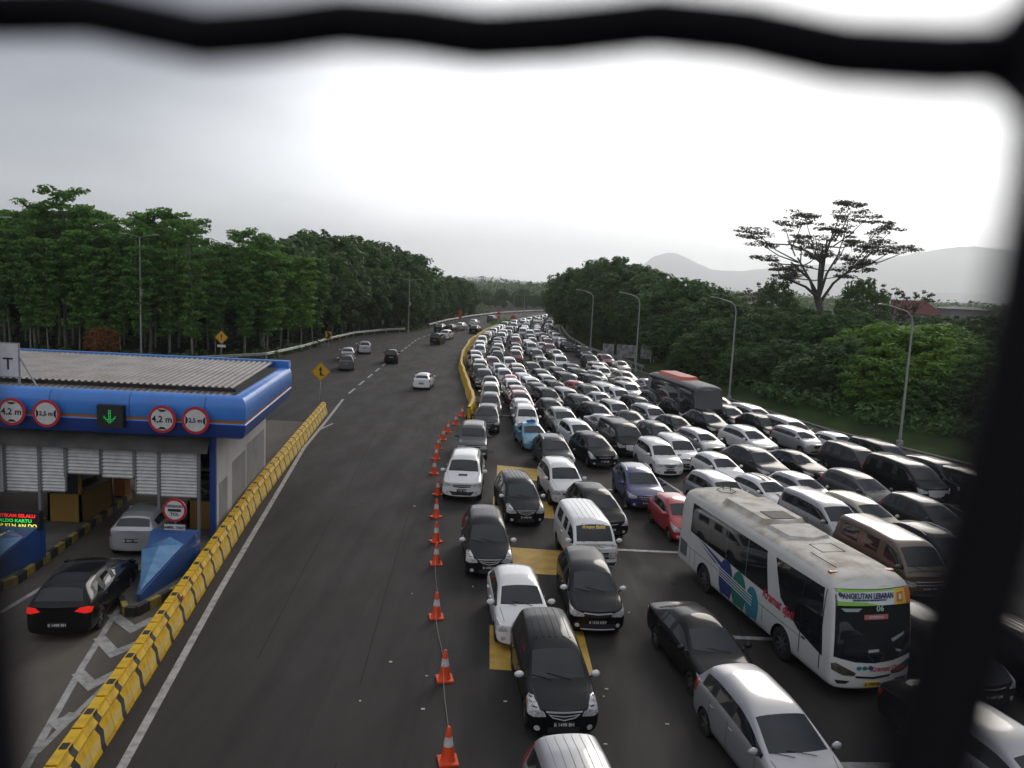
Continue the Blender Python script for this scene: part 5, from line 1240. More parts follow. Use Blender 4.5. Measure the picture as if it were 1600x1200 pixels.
near = [
 (932,1262,mv,'silver','silver minivan with ribbed roof, cut off by the bottom edge of the photo',4),
 (868,1006,mv,'black','black minivan with chrome grille and mirrors, nearest the cones at the bottom',1),
 (1217,1106,ms,'silver','silver minivan with smooth roof in front of the coach, lowest in the jam',3),
 (1104,974,sal,'black','black saloon with chrome wheels left of the white coach',2),
 (925,888,mc,'black','black minivan with thin chrome grille bar, right of the white hatchback',-3),
 (812,909,hat,'white','white hatchback squeezed between two black minivans',2),
 (762,815,mv,'black','black minivan without chrome beside the cones, behind the white hatchback',2),
 (814,752,mv,'black','black minivan with chrome grille on the yellow box between white off-roaders',5),
 (726,715,ofr,'white','white off-roader with bonnet scoop beside the cones',-3),
 (927,815,van,'white','old white van with a purple windscreen banner',1),
 (936,769,ms,'black','black minivan half hidden behind the old white van',4),
 (881,727,cofr,'white','white compact off-roader behind the black minivan on the yellow box',3),
 (867,686,cro,'dark grey','dark grey crossover right behind the white compact off-roader',2),
 (832,663,'taxi','light blue','light blue taxi with roof sign and yellow plate',4),
 (740,666,oofr,'grey','grey boxy off-roader with a pale roof behind the white off-roader with the scoop',-2),
 (762,636,cro,'dark grey','dark grey crossover at the near end of the yellow plastic barrier',-3),
 (767,617,ms,'grey','grey car behind the crossover beside the plastic barrier',-2),
 (767,601,mv,'beige','beige minivan third from the plastic barrier end, behind the grey car',-2),
 (766,589,sal,'silver','silver saloon low between two tall cars beside the plastic barrier',0),
 (823,637,mv,'white','white minivan directly behind the light blue taxi',-2),
 (818,628,mc,'silver','silver minivan peeking over the white minivan behind the taxi',0),
 (815,614,ms,'dark red','dark red minivan two cars behind the taxi lane white minivan',0),
 (811,606,cro,'dark red','dark red car with rosy roof just behind the dark red minivan',2),
 (803,595,mg,'white','white minivan just behind the two dark red cars',0),
 (799,588,hat,'red','red hatchback tucked behind the white minivan in the second lane',0),
 (789,578,mc,'silver','silver compact minivan in the second lane behind the red hatchback',0),
 (781,569,hat,'white','white hatchback beside a dark red car in the second lane',3),
 (771,559,ms,'dark red','dark red minivan with a white-looking roof near the plastic barrier',3),
 (844,601,ms,'dark grey','dark grey minivan diagonal behind the black off-roader in the third lane',6),
 (858,609,cofr,'black','black off-roader with a silver-looking roof in the third lane',8),
 (864,627,ms,'black','black minivan in the third lane behind the grey crossover',2),
 (881,641,cro,'pale green grey','greenish grey crossover behind the white estate in the third lane',3),
 (906,661,ms,'white','white minivan with dark windscreen behind the black estate',6),
 (931,682,ms,'black','black estate car with round headlamps ahead of the white minivan',6),
 (810,570,mc,'beige','beige minivan in the third lane, far part of the jam',0),
 (797,560,mg,'white','white minivan in the third lane behind a beige one',0),
 (812,577,ms,'grey','grey minivan nose to tail with a white hatchback',0),
 (822,586,mg,'white','white minivan with half open door side, fourth column',4),
 (833,592,mc,'white','white compact minivan left of the dark minivan',4),
 (834,568,cofr,'dark grey','dark grey off-roader in the fourth lane',2),
 (849,579,ms,'grey','grey minivan in the fourth lane behind a silver one',4),
 (858,588,mc,'silver','silver compact minivan, roof shining, in the fourth lane',4),
 (871,598,mv,'dark grey','dark grey ribbed minivan beside the red hatchback',6),
 (890,609,mg,'silver','silver minivan in front of the dark grey ribbed minivan',8),
 (912,620,ms,'grey','grey minivan, long roof, right of the greenish crossover',8),
 (936,633,ms,'black','black minivan two rows behind the white minivan with dark windscreen',8),
 (947,650,sal,'silver','silver saloon left of the tall black luxury van',7),
 (979,664,lux,'black','tall black luxury van with a big chrome grille',3),
 (840,547,mc,'grey','grey minivan in the fifth lane, far part of the jam',0),
 (846,558,hat,'beige','beige car with rounded roof in the fifth lane',2),
 (858,565,ms,'grey','grey minivan behind the round-roofed beige car',3),
 (875,576,mv,'grey','grey ribbed minivan in the fifth lane',3),
 (889,585,mb_,'dark grey','dark grey tall boxy van left of the red hatchback',3),
 (905,597,hat,'red','bright red hatchback in the middle of the jam',14),
 (925,604,cro,'grey','grey crossover right beside the bright red hatchback',3),
 (940,615,hat,'silver','silver hatchback in front of the grey crossover',2),
 (966,629,mg,'silver','silver minivan behind the tall black luxury van',3),
 (988,644,sal,'dark grey','dark grey saloon with a shining roof right behind the luxury van',3),
 (1031,664,ms,'dark grey','dark grey minivan with rounded roof behind the white minivans',3),
 (893,585,hat,'white','white hatchback in the fifth lane hidden to its windows',3),
 (897,570,mg,'grey','grey minivan in the sixth lane',3),
 (907,578,mb_,'dark grey','dark grey boxy van in the sixth lane',3),
 (929,588,mb_,'black','black boxy van in the sixth lane beside a cream car',3),
 (922,601,sal,'black','black saloon hidden behind the grey crossover',3),
 (933,580,hat,'pale green grey','pale greenish hatchback in the seventh lane',3),
 (943,574,mg,'white','white minivan in the seventh lane near the right kerb',3),
 (936,567,ms,'beige','beige minivan by the right kerb in front of the farthest lamps',3),
 (959,576,sal,'beige','cream saloon near the right kerb with open road before it',3),
 (979,581,ms,'beige','cream minivan hard against the right kerb',5),
 (979,590,sal,'beige','beige saloon directly in front of the cream kerbside minivan',5),
 (985,599,mg,'silver','silver minivan in front of the beige kerbside saloon',3),
 (953,602,mb_,'white','white boxy minivan with a tall dark windscreen mid jam',6),
 (970,608,mg,'white','white minivan right beside the white boxy minivan',3),
 (941,567,mc,'grey','grey compact minivan close to the right kerb',3),
 (1001,622,mv,'black','black ribbed minivan behind the silver car with the open grille',6),
 (1022,636,mg,'silver','silver minivan with a wide open black grille',6),
 (1031,614,cofr,'dark grey','dark grey off-roader left of the black coach',4),
 (1014,593,sal,'silver','silver saloon just left of the rear of the black coach',4),
 (1020,604,sal,'black','black saloon in front of the silver saloon beside the coach rear',4),
 (1059,652,hat,'black','black hatchback with bright headlamps near the white minivans',5),
 (1066,626,cofr,'black','black off-roader directly in front of the silver arc of the black coach',4),
 (1110,646,cro,'black','black crossover in front of the black coach',4),
 (1143,636,cro,'dark grey','dark grey crossover right of the black coach nose',4),
 (1128,622,sal,'white','white saloon mostly hidden behind the black coach nose',4),
 (1184,637,ml,'silver','silver large minivan on the right kerb behind the black crossover row',6),
 (1196,651,cro,'black','black crossover left of two silver minivans at the right kerb',4),
 (1175,671,cro,'white','white crossover with arched side windows near the lane line',6),
 (1242,657,ml,'silver','silver large minivan against the grass, behind the small silver minivan',5),
 (1256,673,mh,'silver','small silver minivan with hexagonal grille by the grass verge',6),
 (1102,676,mh,'silver','small silver minivan with hexagonal grille in mid jam',4),
 (1064,686,mg,'white','white minivan with grinning black grille, right one of the pair',-1),
 (1034,693,mv,'white','white minivan left one of the pair, chrome smile grille',0),
 (1001,735,cro,'navy blue','navy blue car alone in front of the white minivan pair',-4),
 (1065,783,hat,'red','red hatchback beside the rear of the white coach',-1),
 (1128,714,hat,'white','white hatchback right of the white minivan pair',4),
 (1188,704,cro,'dark grey','dark grey crossover with chrome grille and bright lamps',4),
 (1248,708,sal,'black','black saloon right of the dark grey crossover',8),
 (1134,749,cofr,'silver','silver compact off-roader with roof rails behind the coach roof',6),
 (1201,750,'striped hatchback','white','white hatchback with two black racing stripes',8),
 (1259,746,hat,'silver','silver hatchback right of the striped white hatchback',8),
 (1307,787,mb_,'silver','silver boxy minivan with chrome grille beside the coach roof',2),
 (1356,784,ms,'beige','beige minivan with long roof right of the silver boxy minivan',4),
 (1315,680,hat,'white','white hatchback at the grass verge near the nearest lamp',6),
 (1349,702,ml,'dark grey','dark grey large minivan in front of the verge side white hatchback',2),
 (1393,696,mb_,'black','black boxy van behind the tall black van by the nearest lamp',4),
 (1437,727,lux,'black','tall black van with a double chrome grille on the right',0),
 (1484,725,oofr,'dark grey','dark grey boxy off-roader at the far right of the jam',4),
 (1352,745,ms,'grey','grey minivan with silver lamps behind the beige minivan',3),
 (1459,786,ms,'dark grey','dark grey minivan half lost behind the blurred wire on the right',2),
 (1434,848,mbus,'brown','long brown minibus right of the coach',-2),
 (1476,836,cro,'black','black crossover with a shining roof beside the brown minibus',2),
 (1478,978,ms,'dark grey','dark grey minivan with pale roof beside the coach windscreen',2),
 (1614,1166,ms,'silver','silver car at the bottom right corner beyond the blurred wire',6),
 (1545,1120,sal,'black','black saloon hidden by the blurred wire at the bottom right',4),
 (1545,745,ml,'black','black large minivan behind the blurred wire at the right edge',4),
 (1640,1000,mv,'black','black minivan past the right edge of the wire',4),
 (751,563,cofr,'silver','silver off-roader in the barrier lane behind a dark one',0),
 (750,571,oofr,'black','black boxy off-roader in the barrier lane ahead of a silver one',0),
 (757,579,oofr,'dark grey','dark grey boxy off-roader in the barrier lane next to white road line',0),
 (745,556,ms,'silver','silver minivan against the bend of the plastic barrier',2),
 (744,549,cofr,'silver','silver off-roader at the bend of the plastic barrier',4),
]
for (px, py, k, c, lb, dh) in near: jam(px, py, k, c, lb, dh)
# the far part of the jam, lane by lane up the bend
def interp(P, y):
    for (a, b), (c, d) in zip(P[:-1], P[1:]):
        if a <= y <= c: return b+(d-b)*(y-a)/(c-a)
    return P[-1][1] if y > P[-1][0] else P[0][1]
LE = [(95,-5.2),(104,-5.7),(124,-6.1),(149,-5.0),(172,-3.0),(190,.2),(212,5.2),(241,11.5),(262,18),(290,30)]
RE = [(95,14.0),(124,9.2),(145,8.2),(167,8.4),(192,9.6),(212,12),(241,15.8),(262,23.5),(290,36)]
kinds = [mv,mg,mc,ms,ms,mv,hat,cro,cofr,mb_,ml,sal,ofr]; colsf = ['silver','white','dark grey','grey','black','silver','white','black','grey','beige','dark grey','dark red','pale green grey','white','dark grey','light grey']
R2 = random.Random(11)
def free(x, y):
    for u in USED:
        dx, dy = x-u[3], y-u[4]
        if abs(dy) < 4.9 and abs(dx) < 1.95: return False
    return True
for lane in range(8):
    y = 86 + R2.uniform(0, 4)
    while y < 268:
        Lx, Rx = interp(LE, y), interp(RE, y); wd = Rx-Lx; nl = max(4, min(8, int(wd/2.25)))
        if y > 215: nl = max(2, nl)
        if lane < nl:
            x = Lx + (lane+.5)/nl*wd + R2.uniform(-.15,.15)
            if free(x, y) and not (lane == nl-1 and R2.random() < .25):
                k = R2.choice(kinds); c = R2.choice(colsf); sp = SPEC[k]
                dx = (interp(LE, y+3)-interp(LE, y-3)+interp(RE, y+3)-interp(RE, y-3))/12.0*(1.0)
                f_ = (lane+.5)/nl; dx = ((interp(LE,y+3)-interp(LE,y-3))*(1-f_) + (interp(RE,y+3)-interp(RE,y-3))*f_)/6
                h = math.atan(-dx) + rad(R2.uniform(-2,2))
                if len(USED) < 292:
                    o = put_car(k, c, x, y, h, False); USED.append([o, k, c, x, y, None, h, sp])
        y += R2.uniform(5.3, 6.6)
# labels for the cars that did not get one by hand
def nm(u): return u[2] + ' ' + KIND[u[1]].replace('compact ','').replace('smooth ','').replace('large ','').replace('tall luxury ','luxury ')
seen = {}
for u in USED:
    o = u[0]
    if not u[5]:
        x, y, h = u[3], u[4], u[6]
        def rel(v):
            dx, dy = v[3]-x, v[4]-y; return (dx*math.sin(h)-dy*math.cos(h), dx*math.cos(h)+dy*math.sin(h))   # ahead, to the photo's right
        fr_ = [(rel(v)[0], v) for v in USED if v is not u and abs(rel(v)[1]) < 1.3 and 2.5 < rel(v)[0] < 12]
        rt = [(rel(v)[1], v) for v in USED if v is not u and 1.2 < rel(v)[1] < 4.5 and abs(rel(v)[0]) < 3.2]
        lf = [(-rel(v)[1], v) for v in USED if v is not u and 1.2 < -rel(v)[1] < 4.5 and abs(rel(v)[0]) < 3.2]
        lane = 1 + sum(1 for v in USED if v is not u and v[3] < x-1 and abs(v[4]-y) < 2.9)
        s = nm(u) + ' in the far jam'
        if fr_: s += ', behind a ' + nm(min(fr_, key=lambda t: t[0])[1])
        if rt: s += ', left of a ' + nm(min(rt, key=lambda t: t[0])[1])
        elif lf: s += ', right of a ' + nm(min(lf, key=lambda t: t[0])[1])
        else: s += ', alone in its row'
        u[5] = s
    k = seen.get(u[5], 0); seen[u[5]] = k+1; u.append(k)
for u in USED:
    lb = u[5]
    if seen[lb] > 1:
        same = sorted([v for v in USED if v[5] == lb], key=lambda v: v[4]); i = same.index(u)
        lb2 = lb.replace(' in the far jam', (' in the far jam, nearer one' if i == 0 else (' in the far jam, farther one' if i == len(same)-1 else ' in the far jam, middle one')))
        lb = ' '.join(lb2.split()[:16]).rstrip(',')
    words = lb.split()
    if len(words) > 16:
        lb = lb.replace(' in the far jam', ' far off')
    words = lb.split()[:16]
    o = u[0]; tag(o, ' '.join(words).rstrip(','), {'taxi':'taxi','minibus':'minibus','old van':'van','tall luxury van':'van'}.get(u[1], 'car'), 'cars queueing towards the toll plaza')
# cars driving away on the open road and at the gate (their tails are seen); pixel = foot of the rear bumper
def tail(px, py, kind, color, hdg, label, grp='cars driving away on the open road', lit=False):
    sp = SPEC[kind]; x, y = G(px, py, .22); d = Vector((math.sin(rad(hdg)), math.cos(rad(hdg))))
    c = Vector((x, y)) + d*sp['L']/2
    o = put_car(kind, color, c.x, c.y, 0, True, lit=lit); o.rotation_euler = (0,0,math.atan2(d.y, d.x)); o.location = (c.x, c.y, 0)
    tag(o, label, 'car', grp); return o
tail(658, 606, hat, 'white', 1, 'white hatchback seen from behind, alone in the middle of the open road')
tail(611, 566, mg, 'black', -8, 'black minivan on the dashed line of the open road')
tail(541, 577, mv, 'grey', -12, 'grey minivan in front of a silver one on the open road')
tail(543, 562, ms, 'silver', -12, 'silver minivan right ahead of the grey minivan on the left carriageway')
tail(570, 551, mv, 'silver', -14, 'silver minivan farthest left near the guardrail')
tail(679, 537, mb_, 'black', 8, 'black boxy car ahead of the white hatchback')
tail(694, 529, mg, 'white', 8, 'white minivan between dark cars on the far open road')
tail(684, 518, cro, 'dark grey', 10, 'dark grey crossover near the far guardrail start')
tail(701, 518, mc, 'black', 10, 'black minivan right of the dark grey crossover far off')
tail(717, 515, ms, 'silver', 11, 'silver car on the far dashed line')
tail(739, 520, cro, 'black', 10, 'black car by itself near the far barrier bend')
tail(738, 508, hat, 'white', 12, 'white hatchback on the far open road')
tail(765, 503, oofr, 'grey', 14, 'grey boxy car farthest up the open road')
tail(90, 992, 'estate minivan', 'black', -9, 'black minivan braking with lit tail lamps before the toll gate', 'cars at the toll gate', True)
tail(205, 862, hat, 'silver', -6, 'silver hatchback waiting under the toll canopy', 'cars at the toll gate')
for k in list(PROTO): drop(PROTO[k]); bpy.data.objects.remove(FARM[k])
print('cars', len(USED))
# ================================================================ VEGETATION
def leafmat(name, ca, cb, cc, rough=.6):
    m = bpy.data.materials.new(name); m.use_nodes = True; t = m.node_tree; p = t.nodes['Principled BSDF']
    o = N(t, 'ShaderNodeTexCoord'); n = N(t, 'ShaderNodeTexNoise'); n.inputs['Scale'].default_value = .8; n.inputs['Detail'].default_value = 5
    t.links.new(o.outputs['Object'], n.inputs['Vector']); oi = N(t, 'ShaderNodeObjectInfo')
    col = mixc(t, maprange(t, n.outputs[0], .38, .64), ca, cb); col = mixc(t, mathn(t, 'MULTIPLY', oi.outputs['Random'], .6), col, cc)
    t.links.new(col, p.inputs['Base Color']); p.inputs['Roughness'].default_value = rough; p.inputs['Specular IOR Level'].default_value = .3
    tr = N(t, 'ShaderNodeBsdfTranslucent'); t.links.new(col, tr.inputs[0]); mx = N(t, 'ShaderNodeMixShader'); mx.inputs[0].default_value = .42
    t.links.new(p.outputs[0], mx.inputs[1]); t.links.new(tr.outputs[0], mx.inputs[2]); t.links.new(mx.outputs[0], t.nodes['Material Output'].inputs[0]); return m
LM = {'mid': leafmat('leaves_mid_green', (0.083,0.206,0.036), (0.177,0.343,0.064), (0.104,0.206,0.049)),
      'dark': leafmat('leaves_dark_green', (0.054,0.122,0.033), (0.109,0.197,0.049), (0.075,0.122,0.040)),
      'bright': leafmat('leaves_bright_green', (0.100,0.224,0.025), (0.215,0.374,0.049), (0.086,0.176,0.027)),
      'rust': leafmat('leaves_rust', (0.270,0.079,0.022), (0.456,0.139,0.030), (0.104,0.098,0.022)),
      'umb': leafmat('leaves_umbrella', (0.056,0.062,0.033), (0.086,0.088,0.045), (0.066,0.053,0.037))}
BARKP = mat('bark_pale', (.27,.255,.22), rough=.9, noise=.8, nscale=1.2, col2=(.12,.11,.09)); BARKD = mat('bark_dark', (.055,.045,.036), rough=.95, noise=.6, nscale=2)
def leaf_arrays(cl, size, r, upb=.7):
    """cl: list of (centre, radii, count) -> verts (4n,3)"""
    P = []; Nn = []
    for (c, rr, n) in cl:
        d = r.normal(size=(n, 3)); d /= np.linalg.norm(d, axis=1)[:, None]
        k = r.uniform(.45, 1.0, size=(n, 1))**.6
        P.append(np.array(c) + d*k*np.array(rr)); q = d*.6 + np.array([0, 0, upb]) + r.normal(size=(n, 3))*.45
        Nn.append(q/np.linalg.norm(q, axis=1)[:, None])
    P = np.concatenate(P); Nn = np.concatenate(Nn); n = len(P)
    a = np.cross(Nn, r.normal(size=(n, 3))); a /= np.linalg.norm(a, axis=1)[:, None]; b = np.cross(Nn, a)
    s = r.uniform(.6, 1.25, size=(n, 1))*size
    V = np.stack([P+a*s, P+b*s*.5+a*s*.1, P-a*s, P-b*s*.5+a*s*.1], 1).reshape(-1, 3); return V
def quads_obj(name, V, m, parent=None):
    n = len(V)//4; me = bpy.data.meshes.new(name); me.vertices.add(4*n); me.vertices.foreach_set('co', V.astype(np.float32).ravel())
    me.loops.add(4*n); me.loops.foreach_set('vertex_index', np.arange(4*n, dtype=np.int32)); me.polygons.add(n)
    me.polygons.foreach_set('loop_start', np.arange(0, 4*n, 4, dtype=np.int32)); me.polygons.foreach_set('loop_total', np.full(n, 4, dtype=np.int32))
    me.materials.append(m); me.update(calc_edges=True); o = bpy.data.objects.new(name, me); C.objects.link(o)
    if parent: o.parent = parent
    return o
def mk_tree(kind, seed):
    r = np.random.default_rng(seed); rr = random.Random(seed); root = empty({'plant':'plantation_tree','slim':'slender_tree','broad':'broadleaf_tree','bright':'bushy_tree','umb':'umbrella_tree','twig':'sparse_tree'}[kind])
    tb = MB(); cl = []; size = .36; lm = LM['mid']; bk = BARKP
    if kind in ('plant', 'slim'):
        H = 20.0; bend = rr.uniform(-.5, .5); tp = [(bend*(k/8)**2*1.2 + .12*math.sin(k*1.3+seed), .1*math.cos(k+seed), H*.97*k/8) for k in range(9)]
        rb = .22 if kind == 'plant' else .14
        tb.tube(tp, [rb*(1-.80*k/8) for k in range(9)], 7)
        z = H*(.40 if kind == 'plant' else .26)
        while z < H:
            t = z/H; nb = rr.randint(3, 4); Lb = (2.1 if kind == 'slim' else 3.3)*(.55+.65*math.sin(min(1, (t-.3)/.5)*math.pi/2))*rr.uniform(.7, 1.15)*(1.0 if t < .9 else .75); a0 = rr.uniform(0, 6.3)
            k8 = min(7, int(z/(H*.97)*8)); bx, by = tp[k8][0], tp[k8][1]
            for b in range(nb):
                a = a0+b*6.283/nb+rr.uniform(-.4, .4); L = Lb*rr.uniform(.7, 1.2); e = Vector((bx+math.cos(a)*L, by+math.sin(a)*L, z+rr.uniform(.2, .9)))
                m_ = Vector((bx, by, z-.35)).lerp(e, .5)+Vector((0,0,-.15)); tb.tube([(bx, by, z-.5), tuple(m_), tuple(e)], [.06,.045,.02], 4, cap=False)
                cl.append((tuple(e), (1.15,1.15,.42), 55)); cl.append((tuple(m_+Vector((0,0,.3))), (1.0,1.0,.40), 38))
                if rr.random() < .5: cl.append((tuple(e+Vector((rr.uniform(-.8,.8), rr.uniform(-.8,.8), rr.uniform(-.9,-.2)))), (.8,.8,.35), 26))
            z += rr.uniform(.95, 1.5)
        cl.append(((tp[-1][0], tp[-1][1], H-.3), (1.3,1.3,.6), 90)); size = .33
    elif kind in ('broad', 'bright'):
        H = 14.0; rc = 5.2; size = .34 if kind == 'broad' else .30; lm = LM['dark'] if kind == 'broad' else LM['bright']; bk = BARKD
        tb.tube([(0,0,0),(.1,.1,H*.3),(.2,0,H*.55)], [.38,.28,.16], 8)
        nb = 9
        for b in range(nb):
            a = b*6.283/nb+rr.uniform(-.3,.3); e = (math.cos(a)*rc*.62, math.sin(a)*rc*.62, H*rr.uniform(.5,.8)); tb.tube([(.1,.1,H*.28),(e[0]*.5,e[1]*.5,H*.48),e], [.16,.10,.04], 5, cap=False)
        N_ = 62
        for k in range(N_):
            ph = math.acos(1-1.75*(k+.5)/N_); th = k*2.39996+seed; q = rr.uniform(.78, 1.06)
            z = H*.52+math.cos(ph)*H*.44*q; x = math.sin(ph)*math.cos(th)*rc*q*(1.0 if z > H*.35 else .85); y = math.sin(ph)*math.sin(th)*rc*q*(1.0 if z > H*.35 else .85)
            s_ = rr.uniform(.85, 1.6); cl.append(((x, y, z), (s_, s_, s_*.62), int(78*s_)))
        for k in range(16):
            s_ = 1.9; a = rr.uniform(0, 6.3); q = rr.uniform(0, .5); cl.append(((rc*q*math.cos(a), rc*q*math.sin(a), H*rr.uniform(.2,.75)), (s_,s_,s_*.8), 60))
        for k in range(12):    # sprigs that break the outline
            a = rr.uniform(0, 6.3); q = rr.uniform(.2, 1.0); z = H*(.95-.3*q*q)+rr.uniform(.0,.7); cl.append(((rc*q*math.cos(a), rc*q*math.sin(a), z), (.45,.45,.5), 22))
    elif kind == 'twig':
        H = 9.0; bk = BARKD; lm = LM['umb']; size = .20; tb.tube([(0,0,0),(0,0,H*.5)], [.16,.09], 6)
        for b in range(16):
            a = rr.uniform(0, 6.3); L = rr.uniform(1.2, 3.2); z0 = H*rr.uniform(.35,.55); e = Vector((math.cos(a)*L, math.sin(a)*L, H*rr.uniform(.65,1.0))); m_ = Vector((0,0,z0)).lerp(e, .5)+Vector((0,0,-.3))
            tb.tube([(0,0,z0), tuple(m_), tuple(e)], [.05,.035,.012], 4, cap=False)
            for q in range(3): cl.append((tuple(m_.lerp(e, rr.uniform(.3,1.05))+Vector((rr.uniform(-.4,.4), rr.uniform(-.4,.4), rr.uniform(-.2,.2)))), (.28,.28,.16), 12))
    elif kind == 'umb':
        bk = mat('bark_umbrella', (.10,.085,.075), rough=.95, noise=.5, nscale=1.5); lm = LM['umb']; size = .24
        return None
    tb.build('trunk', [bk], root, True)
    quads_obj('crown', leaf_arrays(cl, size, r), lm, root); root['h'] = H; return root
TREES = {k: [mk_tree(k, s*13+len(k)) for s in range(1, n+1)] for k, n in (('plant', 5), ('slim', 3), ('broad', 5), ('bright', 3), ('twig', 2))}
R3 = random.Random(5); TL = []
def put_tree(kind, px, Y, top, label, group, crown=None, wide=1.0, minh=3.0):
    src = R3.choice(TREES[kind]); o = copy_tree(src); H = src['h']; del o['h']
    x, zt_ = atY(px, top, Y); zt_ = max(minh, zt_); s = zt_/H; o.location = (x, Y, 0); o.scale = (s*wide, s*wide, s); o.rotation_euler = (0,0,R3.uniform(0, 6.28))
    if crown:
        for ch in o.children:
            if ch.name.startswith('crown'): ch.material_slots[0].link = 'OBJECT'; ch.material_slots[0].material = LM[crown]
    TL.append((o, kind, px, Y, label, group)); return o
def prof(P, x):
    for (a, b), (c, d) in zip(P[:-1], P[1:]):
        if a <= x <= c: return b+(d-b)*(x-a)/(c-a)
    return P[0][1] if x < P[0][0] else P[-1][1]
SILL = [(-80,330),(0,325),(25,340),(50,312),(100,304),(135,315),(150,338),(190,352),(212,345),(228,334),(265,333),(300,342),(325,372),(345,385),(380,362),(410,366),(440,372),(490,356),(520,362),(560,371),(600,372),(640,390),(660,405),(668,432),(700,422),(730,434),(742,455)]
railY = [(-80,80),(0,80),(300,82),(430,91),(480,103),(520,117),(560,132),(600,141),(640,149),(675,165),(700,185),(740,215),(780,243)]
# left woodland
for (px, top) in ((-60,335),(8,330),(48,322),(98,305),(140,330),(172,352),(232,336),(262,336),(300,345),(345,386),(382,364),(412,372)):
    put_tree('plant', px, prof(railY, px)+R3.uniform(9, 13), top, 'tall', 'left woodland trees', wide=1.12 if px in (98, 232, 262) else 1.0)
for px in range(-50, 430, 27): put_tree('plant', px+R3.uniform(-6,6), prof(railY, px)+R3.uniform(15, 22), prof(SILL, px)+R3.uniform(12, 34), 'back', 'left woodland trees')
for px in range(-40, 470, 38): put_tree('slim', px+R3.uniform(-8,8), prof(railY, px)+R3.uniform(5, 8), prof(SILL, px)+R3.uniform(30, 75), 'slim', 'left woodland trees')
for px in range(-60, 440, 30): put_tree('broad', px+R3.uniform(-8,8), prof(railY, px)+R3.uniform(26, 34), prof(SILL, px)+R3.uniform(25, 60), 'backdark', 'left woodland trees', wide=1.1)
for px in range(420, 580, 24): put_tree('slim', px+R3.uniform(-5,5), prof(railY, px)+R3.uniform(5, 9), 385+(px-420)*.35+R3.uniform(-6,14), 'slimg', 'left woodland trees', wide=1.3, crown='bright' if R3.random() < .3 else None)
for px in range(430, 748, 20): put_tree('broad', px+R3.uniform(-5,5), prof(railY, px)+R3.uniform(16, 26), prof(SILL, px)+R3.uniform(0, 8), 'dark', 'left woodland trees', wide=1.15)
for px in range(560, 745, 22): put_tree('broad', px+R3.uniform(-5,5), prof(railY, px)+R3.uniform(8, 13), prof(SILL, px)+R3.uniform(28, 50), 'darkfront', 'left woodland trees', wide=1.0)
for px in range(-420, -70, 32): put_tree('plant', px, R3.uniform(90, 104), 325+R3.uniform(-12,25), 'tall', 'left woodland trees')
# far end
for px in range(735, 885, 13): put_tree('broad', px+R3.uniform(-4,4), R3.uniform(345, 400), 452+abs(px-830)*.03+R3.uniform(-3,9), 'far', 'trees where the road bends away', crown='dark', wide=1.4)
for px in range(745, 900, 15): put_tree('broad', px+R3.uniform(-4,4), R3.uniform(310, 330), 466+R3.uniform(-2,8), 'farlow', 'trees where the road bends away', wide=1.5)
# right woodland
SILR = [(868,456),(885,428),(905,415),(930,410),(955,404),(972,400),(995,410),(1020,421),(1045,434),(1062,432),(1085,434),(1105,442),(1130,452),(1150,462),(1180,470),(1210,478),(1250,470),(1300,470),(1340,468),(1380,476),(1420,490),(1480,500),(1560,500),(1700,500)]
baseY = [(868,205),(885,175),(906,150),(930,136),(960,124),(1000,112),(1060,96),(1113,87),(1200,75),(1303,67),(1400,61),(1514,56),(1700,49)]
for px in range(872, 1130, 17): put_tree('broad', px+R3.uniform(-4,4), prof(baseY, px)+R3.uniform(14, 24), prof(SILR, px)+R3.uniform(-2, 6), 'rdark', 'right woodland trees', wide=1.15)
for px in range(885, 1190, 21): put_tree('broad', px+R3.uniform(-5,5), prof(baseY, px)+R3.uniform(7, 12), prof(SILR, px)+R3.uniform(28, 52), 'rfront', 'right woodland trees', wide=1.05)
for px in range(1120, 1600, 34): put_tree('broad', px+R3.uniform(-6,6), prof(baseY, px)+R3.uniform(14, 26), max(prof(SILR, px)+R3.uniform(4, 18), 468 if px < 1340 else 500), 'rlow', 'right woodland trees', wide=1.25)
for px in range(1050, 1640, 30): put_tree('broad', px+R3.uniform(-6,6), prof(baseY, px)+R3.uniform(3, 9), prof(SILR, px)+R3.uniform(52, 100), 'rbush', 'right woodland trees', wide=1.5, minh=2.5)
for (px, Y, top) in ((1368,74,512),(1402,72,500),(1440,70,504),(1478,69,508),(1388,67,545),(1440,66,552),(1510,65,540),(1180,96,500),(1215,92,520)): put_tree('bright', px, Y, top, 'bright', 'right woodland trees', wide=1.5, crown=None if px > 1300 else 'mid')
for (px, Y, top) in ((1452,112,492),(1492,110,495),(1528,108,494),(1565,108,492)): put_tree('broad', px, Y, top, 'rlow', 'right woodland trees', wide=1.3)
for (px, Y, top) in ((1405,118,446),(1392,112,440),(1190,150,440),(1168,140,448),(1352,105,432),(1216,110,436)): put_tree('twig' if px not in (1352,1216) else 'broad', px, Y, top, 'twig', 'right woodland trees', wide=.7 if px in (1352,1216) else 1.1)
